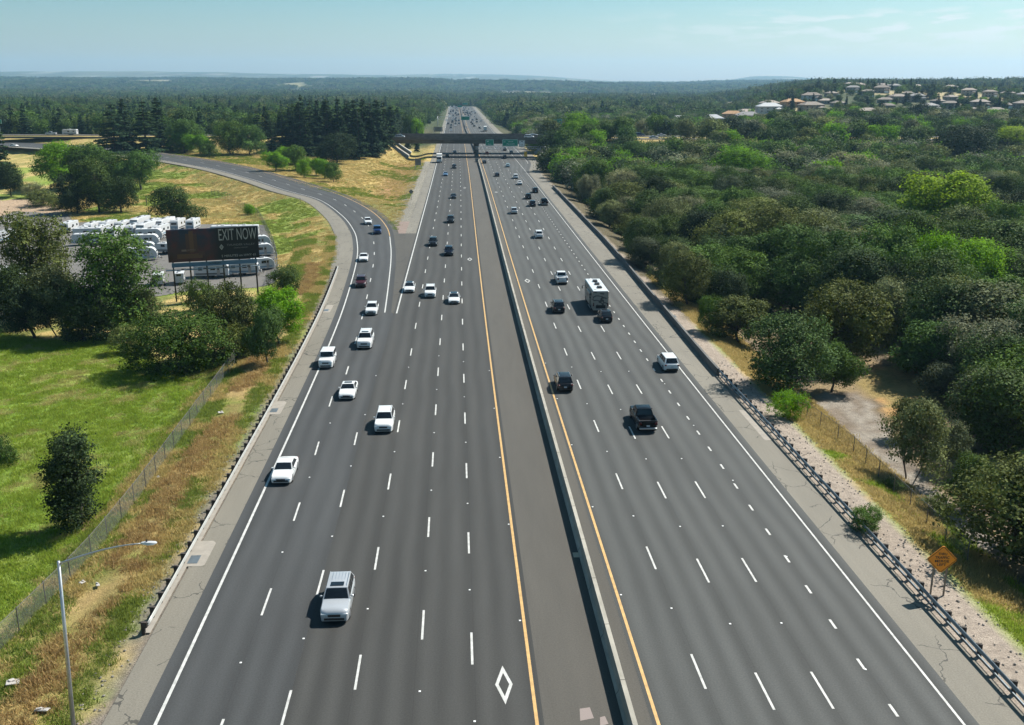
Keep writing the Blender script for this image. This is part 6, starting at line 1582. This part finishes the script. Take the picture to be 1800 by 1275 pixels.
scatter('woodland', g1_, hillscale(g1_, sz(len(g1_), .75, 1.1)), near_c, 'oak woodland running back from the overpass to the houses', 1)
scatter('mixed_woods', g2_, sz(len(g2_), .6, 1.15), con_c, 'mixed conifers and broadleaf trees beyond the raised road at left', 2)
scatter('distant_woods', g3_, hillscale(g3_, sz(len(g3_), .7, 1.25, .2)), far_c, 'unbroken distant woods covering the plain to the blue ridges', 3)
# far plain: coarser woods
n_ = 42000; th_ = R2_.uniform(R(-32), R(34), n_); rr_ = np.sqrt(R2_.uniform(3200 ** 2, 7600 ** 2, n_)); FX = rr_ * np.sin(th_); FY = rr_ * np.cos(th_); kp = fbm(FX, FY * .35, 420, 5, 23) < .60
FX, FY = FX[kp], FY[kp]; S_ = sz(len(FX), 1.4, 2.6, .2); S_[:, 2] *= .62
scatter('far_plain_woods', np.stack([FX, FY, T(FX, FY)], 1), S_, far_c, 'dark wooded plain below the blue ridges', 4)
# understorey under the near woodland
n_ = 2600; UX = R2_.uniform(40, 210, n_); UY = R2_.uniform(62, 330, n_); kp = ~(in_poly(UX, UY, PATHW) | in_poly(UX, UY, ORW)) & ((UX > 62) | (UY > 150)) 
UX, UY = UX[kp], UY[kp]; ub = proto_coll('scrub_kinds', [low_tree(130 + i, 'b', lf, 900, .34, 1.6, 2.6) for i, lf in enumerate(['oak', 'olive', 'mid'])])
scatter('undergrowth', np.stack([UX, UY, T(UX, UY)], 1), sz(len(UX), .5, 1.3), ub, 'scrubby undergrowth beneath the oaks', 5)
# grass tufts
def tuft(seed, n, h, wd, m):
    rng = np.random.default_rng(seed); V = []; Fq = []; t = []
    for i in range(n):
        a = rng.uniform(0, 6.28); b = rng.normal(size=2) * wd; ln = h * rng.uniform(.5, 1.1); lean = rng.normal(size=2) * h * .35; w_ = .022 + .014 * rng.random(); dx_, dy_ = math.cos(a) * w_, math.sin(a) * w_
        k_ = len(V); V += [(b[0] - dx_, b[1] - dy_, -.03), (b[0] + dx_, b[1] + dy_, -.03), (b[0] + lean[0] + dx_ * .3, b[1] + lean[1] + dy_ * .3, ln), (b[0] + lean[0] - dx_ * .3, b[1] + lean[1] - dy_ * .3, ln)]
        Fq.append((k_, k_ + 1, k_ + 2, k_ + 3)); t += [rng.uniform(.75, 1.25)] * 4
    return mesh_np('tuft', V, np.array(Fq), m, attr=t)
G_GR = leaf_mat('grass green', (.19, .28, .03), .2, .45, (.26, .31, .05)); G_DR = leaf_mat('grass dry', (.46, .35, .15), .15, .45, (.33, .27, .10)); G_BR = leaf_mat('weeds brown', (.31, .20, .09), .2, .35, (.42, .31, .13)); G_OL = leaf_mat('weeds olive', (.15, .20, .045), .2, .45)
tg = proto_coll('green_tufts', [tuft(i, 36, .24, .36, G_GR) for i in range(3)]); td_l = proto_coll('pale_tufts', [tuft(40 + i, 34, .22, .36, leaf_mat('grass pale ' + str(i), (.30, .31, .09), .2, .4, (.36, .30, .12))) for i in range(2)]); td = proto_coll('dry_tufts', [tuft(10 + i, 40, .26, .34, G_DR) for i in range(3)]); tb = proto_coll('brown_tufts', [tuft(20 + i, 40, .32, .32, G_BR) for i in range(2)]); to = proto_coll('olive_tufts', [tuft(30 + i, 40, .28, .34, G_OL) for i in range(2)])
def pts_in(x0, x1, y0, y1, n): return R2_.uniform(x0, x1, n), R2_.uniform(y0, y1, n)
X, Y = pts_in(-85, -29, 42, 160, 32000); rd = rampdist(X, Y); kp = in_poly(X, Y, GRNW) & (rd > 11.5) & (X < 900); X, Y = X[kp], Y[kp]
dq = (fbm(X, Y, 60, 3, 101) * .5 + fbm(X, Y, 4.5, 3, 81) * .5 > .56) | (fbm(X, Y, 2.6, 3, 141) > .63)
scatter('field_grass', np.stack([X[~dq], Y[~dq], T(X[~dq], Y[~dq])], 1), sz((~dq).sum(), .6, 1.3), tg, 'green meadow grass in the field at left', 6)
scatter('field_straw', np.stack([X[dq], Y[dq], T(X[dq], Y[dq])], 1), sz(dq.sum(), .5, 1.0), td_l, 'yellowing grass in patches of the left field', 16)
X, Y = pts_in(-50, -20, 42, 235, 34000); rd = rampdist(X, Y); kp = (rd > 4.9) & (rd < 14) ; X, Y, rd = X[kp], Y[kp], rd[kp]; q = fbm(X, Y, 5, 3, 55)
stk = np.abs(rd - 8.2 + (fbm(X, Y, 14, 4, 71) - .5) * 3) < 1.5
A_ = stk & (Y < 200) & (R2_.random(len(X)) < .7) & (fbm(X, Y, 9, 3, 77) > .40); B_ = ~stk & (q > .54); C_ = ~stk & (q <= .54)
scatter('brown_weeds', np.stack([X[A_], Y[A_], T(X[A_], Y[A_])], 1), sz(A_.sum(), .6, 1.2), tb, 'rust brown dead weeds in a band along the left bank', 7)
scatter('dry_bank_grass', np.stack([X[B_], Y[B_], T(X[B_], Y[B_])], 1), sz(B_.sum(), .6, 1.3), td, 'straw-coloured grass on the left bank', 8)
scatter('bank_weeds', np.stack([X[C_], Y[C_], T(X[C_], Y[C_])], 1), sz(C_.sum(), .5, 1.2), to, 'green-grey weeds on the left bank', 9)
X, Y = pts_in(35.4, 42, 36, 180, 14000); kp = (X > 36.0); X, Y = X[kp], Y[kp]; q = fbm(X, Y, 14, 4, 71); B_ = (q < .60) | (fbm(X, Y, 3, 3, 33) > .5)
scatter('right_bank_grass', np.stack([X[B_], Y[B_], T(X[B_], Y[B_])], 1), sz(B_.sum(), .5, 1.2), td, 'straw-coloured grass beside the right gravel verge', 10)
scatter('right_bank_weeds', np.stack([X[~B_], Y[~B_], T(X[~B_], Y[~B_])], 1), sz((~B_).sum(), .5, 1.1), tg, 'green weeds beside the right gravel verge', 11)
X, Y = pts_in(-130, -15, 200, 497, 42000); rd = rampdist(X, Y); kp = ((rd > 6) | ((rd < -10) & (X < -15))) & ~in_poly(X, Y, LOTW) & ~in_poly(X, Y, DIRTW); X, Y = X[kp], Y[kp]; q = fbm(X, Y, 14, 4, 71); B_ = q < .56
scatter('slope_grass', np.stack([X[B_], Y[B_], T(X[B_], Y[B_])], 1), sz(B_.sum(), .6, 1.3), td, 'golden dry grass on the slopes around the ramp', 12)
scatter('slope_weeds', np.stack([X[~B_], Y[~B_], T(X[~B_], Y[~B_])], 1), sz((~B_).sum(), .6, 1.3), to, 'olive weeds on the slopes around the ramp', 13)
# rubble along both verges
rk = proto_coll('stones', [])
def stone(seed):
    rng = np.random.default_rng(seed); mb = MB(); mb.box((0, 0, .06), (.24, .2, .14), bev=.05); V = np.array(mb.v) + rng.normal(size=(len(mb.v), 3)) * .018; return mesh_np('stone', V, mb.f, mat('stone', (.22, .2, .175), .9, noise=(2, .3)))
for i in range(3): rk.objects.link(bpy.data.objects.new('stone_kind', stone(i)))
X, Y = pts_in(-26, -20.5, 44, 200, 2600); rd = rampdist(X, Y); kp = (rd > 3.9) & (rd < 5.4); X, Y = X[kp], Y[kp]; X2, Y2 = pts_in(32.6, 36, 38, 120, 500); X = np.concatenate([X, X2]); Y = np.concatenate([Y, Y2])
scatter('rubble', np.stack([X, Y, T(X, Y)], 1), sz(len(X), .25, .75), rk, 'loose stones along the guardrails', 14)
# litter on the left verge
for (px_, py_, w_, l_, lb) in ((23, 1204, .7, .75, 'pale square scrap of litter in the dry grass at lower left'), (75, 1253, .9, .35, 'long pale piece of litter beside the lamp base'), (172, 1032, .6, .25, 'pale plank-like litter on the left bank, right one'), (145, 1028, .45, .3, 'crumpled pale litter on the left bank, left one'), (278, 842, .3, .25, 'small white scrap on the left bank under the long fence'), (388, 728, .6, .4, 'pale heap of litter where the bank turns green')):
    x, y, z = at(px_, py_); mb = MB(); mb.box((0, 0, .05), (w_, l_, .08), bev=.03); mb.box((w_ * .2, l_ * .1, .13), (w_ * .4, l_ * .5, .1), bev=.03, rz=.5); o = mb.build('litter', mat('litter', (.36, .34, .32), .7), loc=(x, y, z + .12), rot=(.1, .15, random.uniform(0, 3))); tag(o, lb, 'litter')
# ------------------------------------------------------------------ houses on the hill
def house_proto(L, W_, H_, m_w, m_r, two=True):
    root = empty('house', link=False); e = .6
    mb = MB(); mb.box((0, 0, H_ / 2 - 1), (L, W_, H_ + 2)); 
    if two: mb.box((L * .32, -W_ * .55, H_ * .3 - 1), (L * .35, W_ * .4, H_ * .6 + 2))
    mb.build('wall', m_w, root, link=False)
    mb = MB(); rh = W_ * .24; a, b = L / 2 + e, W_ / 2 + e
    mb.add([(-a, -b, H_), (a, -b, H_), (a, b, H_), (-a, b, H_), (-a + b * .9, 0, H_ + rh), (a - b * .9, 0, H_ + rh), (-a, -b, H_ - .25), (a, -b, H_ - .25), (a, b, H_ - .25), (-a, b, H_ - .25)], [(0, 1, 5, 4), (2, 3, 4, 5), (1, 2, 5), (3, 0, 4), (0, 6, 7, 1), (1, 7, 8, 2), (2, 8, 9, 3), (3, 9, 6, 0), (9, 8, 7, 6)])
    if two:
        c, d, z = L * .2, W_ * .28, H_ * .6; cx, cy_ = L * .32, -W_ * .55
        mb.add([(cx - c, cy_ - d, z), (cx + c, cy_ - d, z), (cx + c, cy_ + d, z), (cx - c, cy_ + d, z), (cx, cy_ - d * .3, z + 1.6), (cx, cy_ + d, z + 1.6)], [(0, 1, 4), (1, 2, 5, 4), (3, 0, 4, 5), (3, 2, 1, 0)])
    rf_ = mb.build('roof', m_r, root, link=False); q = MB(); q.box((-L * .2, W_ * .1, H_ + rh), (.9, .7, 1.6)); q.build('chimney', m_w, rf_, link=False)
    for x in (-.36, -.12, .12):
        for z in ((H_ * .25, H_ * .7) if two else (H_ * .5,)):
            q = MB(); q.box((x * L, -W_ / 2 - .02, z), (1.3, .08, 1.3)); q.build('window', M_GLASS, root, link=False)
            q = MB(); q.box((x * L, W_ / 2 + .02, z), (1.3, .08, 1.3)); q.build('window', M_GLASS, root, link=False)
    q = MB(); q.box((-L / 2 - .02, 0, H_ * .6), (.08, 1.6, 1.3)); q.build('window', M_GLASS, root, link=False)
    q = MB(); q.box((L * .32, -W_ * .75 - .03, 1.2), (L * .24, .06, 2.3)); q.build('garage_door', M_SWHITE, root, link=False)
    return root
HW = [mat('stucco cream', (.30, .265, .22), .9, noise=(.5, .1)), mat('stucco tan', (.24, .20, .155), .9, noise=(.5, .1)), mat('stucco white', (.42, .42, .41), .9, noise=(.5, .1)), mat('stucco grey', (.21, .21, .2), .9, noise=(.5, .1)), mat('sheathing', (.36, .215, .10), .9, noise=(.5, .15))]
HR = [mat('tile brown', (.175, .145, .12), .85, noise=(.7, .2)), mat('tile grey', (.20, .195, .19), .85, noise=(.7, .2)), mat('tile tan', (.26, .215, .18), .85, noise=(.7, .2)), mat('plywood roof', (.33, .19, .085), .85, noise=(.7, .2)), mat('membrane roof', (.36, .37, .385), .6)]
HP = {}
def house(px, py, D, L, kw, kr, two, rz, label, group='houses on the hill'):
    key = (kw, kr, two, round(L / 5))
    if key not in HP: HP[key] = house_proto(L, L * .62, 6.2 if two else 3.6, HW[kw], HR[kr], two)
    # walk along the pixel column to the ground
    x = wx(px, D, 15); z = float(T(x, D)); src = HP[key]; r = src.copy(); COL.objects.link(r); r.location = (x, D, z); r.rotation_euler = (0, 0, rz); r.scale = (.88, .88, .85)
    for ch in src.children:
        c = ch.copy(); COL.objects.link(c); c.parent = r
        for g in ch.children: d = g.copy(); COL.objects.link(d); d.parent = c
    tag(r, label, 'house', group); return r
HL = [(1168, 184, 4, 3, 'orange unfinished roof at the left of the hill houses'), (1196, 184, 2, 4, 'small white-roofed building beside the unfinished orange one'), (1250, 188, 2, 4, 'low white-roofed building left of the orange framed houses'),
 (1288, 185, 4, 3, 'orange timber framed house under construction, left one'), (1315, 190, 3, 1, 'wide grey roof in front of the framed houses'), (1352, 186, 2, 4, 'bright white wrapped house beside the wide grey roof'), (1312, 181, 1, 2, 'tan roof behind the framed house'), (1352, 176, 1, 2, 'tan roof higher up behind the white house'), (1392, 186, 4, 3, 'orange sheathed house right of the white house'),
 (1425, 180, 2, 0, 'tall pale house at the left of the dry field'), (1425, 194, 1, 0, 'brown roofed house below the tall pale one')]
for i, (px_, py_, kw, kr, lb) in enumerate(HL):
    D = 820 + (190 - py_) * 9; house(px_, py_, D, 24 if kr in (1, 4) else 20, kw, kr, kr not in (1, 2), random.uniform(-.3, .3), lb)
cntw = ['leftmost', 'second', 'third', 'fourth', 'fifth', 'sixth', 'seventh', 'eighth', 'ninth', 'tenth', 'eleventh', 'twelfth', 'last']
for row, (D, xs_, py_) in enumerate([(690, (1468, 1520, 1640, 1700, 1745, 1790), 212), (760, (1565, 1600, 1632, 1668, 1712, 1760, 1800), 204), (850, (1455, 1478, 1560, 1585, 1612, 1640, 1665), 194), (960, (1462, 1490, 1528, 1556, 1590, 1700, 1730, 1765, 1798), 186), (1120, (1500, 1540, 1570, 1606, 1640, 1672, 1715, 1748), 178), (1400, (1420, 1450, 1485, 1700, 1740, 1780), 168)]):
    for j, px_ in enumerate(xs_):
        kw = random.choice((0, 0, 1, 3)); kr = random.choice((0, 0, 1, 2)); colr = {0: 'brown', 1: 'grey', 2: 'tan'}[kr]
        house(px_ + random.uniform(-9, 9), py_, D + random.uniform(-32, 32), random.choice((13, 15, 17)), kw, kr, random.random() < .5, random.uniform(-.5, .5), f'{colr} roofed house, {cntw[j]} from the left in the {["front", "second", "third", "fourth", "fifth", "farthest"][row]} row on the hill')
for (px_, D, kr, lb) in ((345, 900, 4, 'long white roof among the trees behind the cedars'), (330, 1000, 1, 'grey roof among the trees behind the cedars'), (205, 1100, 4, 'white building in the trees above the towed caravan'), (222, 1150, 4, 'second white building in the trees above the towed caravan'), (1140, 2600, 4, 'distant white warehouse roof above the woodland'), (893, 3000, 4, 'distant pale warehouse on the plain beyond the freeway end')):
    house(px_, 0, D, 26 if D < 2000 else 90, 2, kr, False, .1, lb, 'pale buildings among the trees')
# individual cypresses and conifers amid the houses
for i in range(90):
    px_ = random.uniform(1380, 1800); D = random.uniform(700, 1500); x = wx(px_, D, 15); z = float(T(x, D)); kd = random.choice(['conA', 'cyp', 'cyp', 'conB'])
    hc_ = random.uniform(7, 13)
    tree(kd, x, D, z, hc_, random.uniform(3, 4.5) if kd == 'cyp' else random.uniform(5, 8), 'conifer', f'{"tall" if hc_ > 12 else "small"} {"slim" if kd == "cyp" else "spreading"} conifer {"among the nearer" if D < 950 else ("among the middle" if D < 1200 else "behind the farthest")} houses on the hill', group='conifers among the hill houses')

# ------------------------------------------------------------------ haze
mb = MB(); mb.box((0, 6700, 165), (26000, 14500, 420)); hz = mb.build('haze', None or mat('dummy', (.5, .5, .5)))
hm_ = bpy.data.materials.new('haze air'); hm_.use_nodes = True; n = hm_.node_tree; n.nodes.remove(n.nodes['Principled BSDF']); pv = n.nodes.new('ShaderNodeVolumePrincipled')
pv.inputs['Color'].default_value = (.40, .69, 1.0, 1); pv.inputs['Density'].default_value = HAZE = 6.5e-5; pv.inputs['Anisotropy'].default_value = .25
n.links.new(pv.outputs[0], n.nodes['Material Output'].inputs['Volume']); hz.data.materials.clear(); hz.data.materials.append(hm_); tag(hz, kind='stuff')
bpy.context.view_layer.update()
ORD = ['leftmost', 'second', 'third', 'fourth', 'fifth', 'sixth', 'seventh', 'eighth', 'ninth', 'tenth', 'eleventh', 'twelfth', 'thirteenth', 'fourteenth', 'fifteenth', 'sixteenth', 'seventeenth', 'eighteenth', 'nineteenth', 'twentieth'] + [f'{a_}-{b_}' if b_ else c_ for a_, c_ in (('twenty', 'twentieth'), ('thirty', 'thirtieth'), ('forty', 'fortieth'), ('fifty', 'fiftieth')) for b_ in ('', 'first', 'second', 'third', 'fourth', 'fifth', 'sixth', 'seventh', 'eighth', 'ninth')][1:]
by = {}
for o in SC.objects:
    if o.parent is None and o.get('label') and not o.get('kind'): by.setdefault(o['label'], []).append(o)
for lb, os_ in by.items():
    if 1 < len(os_) <= 60:
        os_.sort(key=lambda o: proj(*o.location)[0])
        for i, o in enumerate(os_): o['label'] = f'{lb}, {ORD[i]}' + (' one' if i == 0 else ' from left')

for o in SC.objects:
    if o.parent is None and o.get('label') and len(o['label'].split()) > 15 and o['label'].split()[0] in ('tall', 'low', 'broad', 'round'): o['label'] = o['label'].split(' ', 1)[1].replace('toward the right edge', 'toward the right')
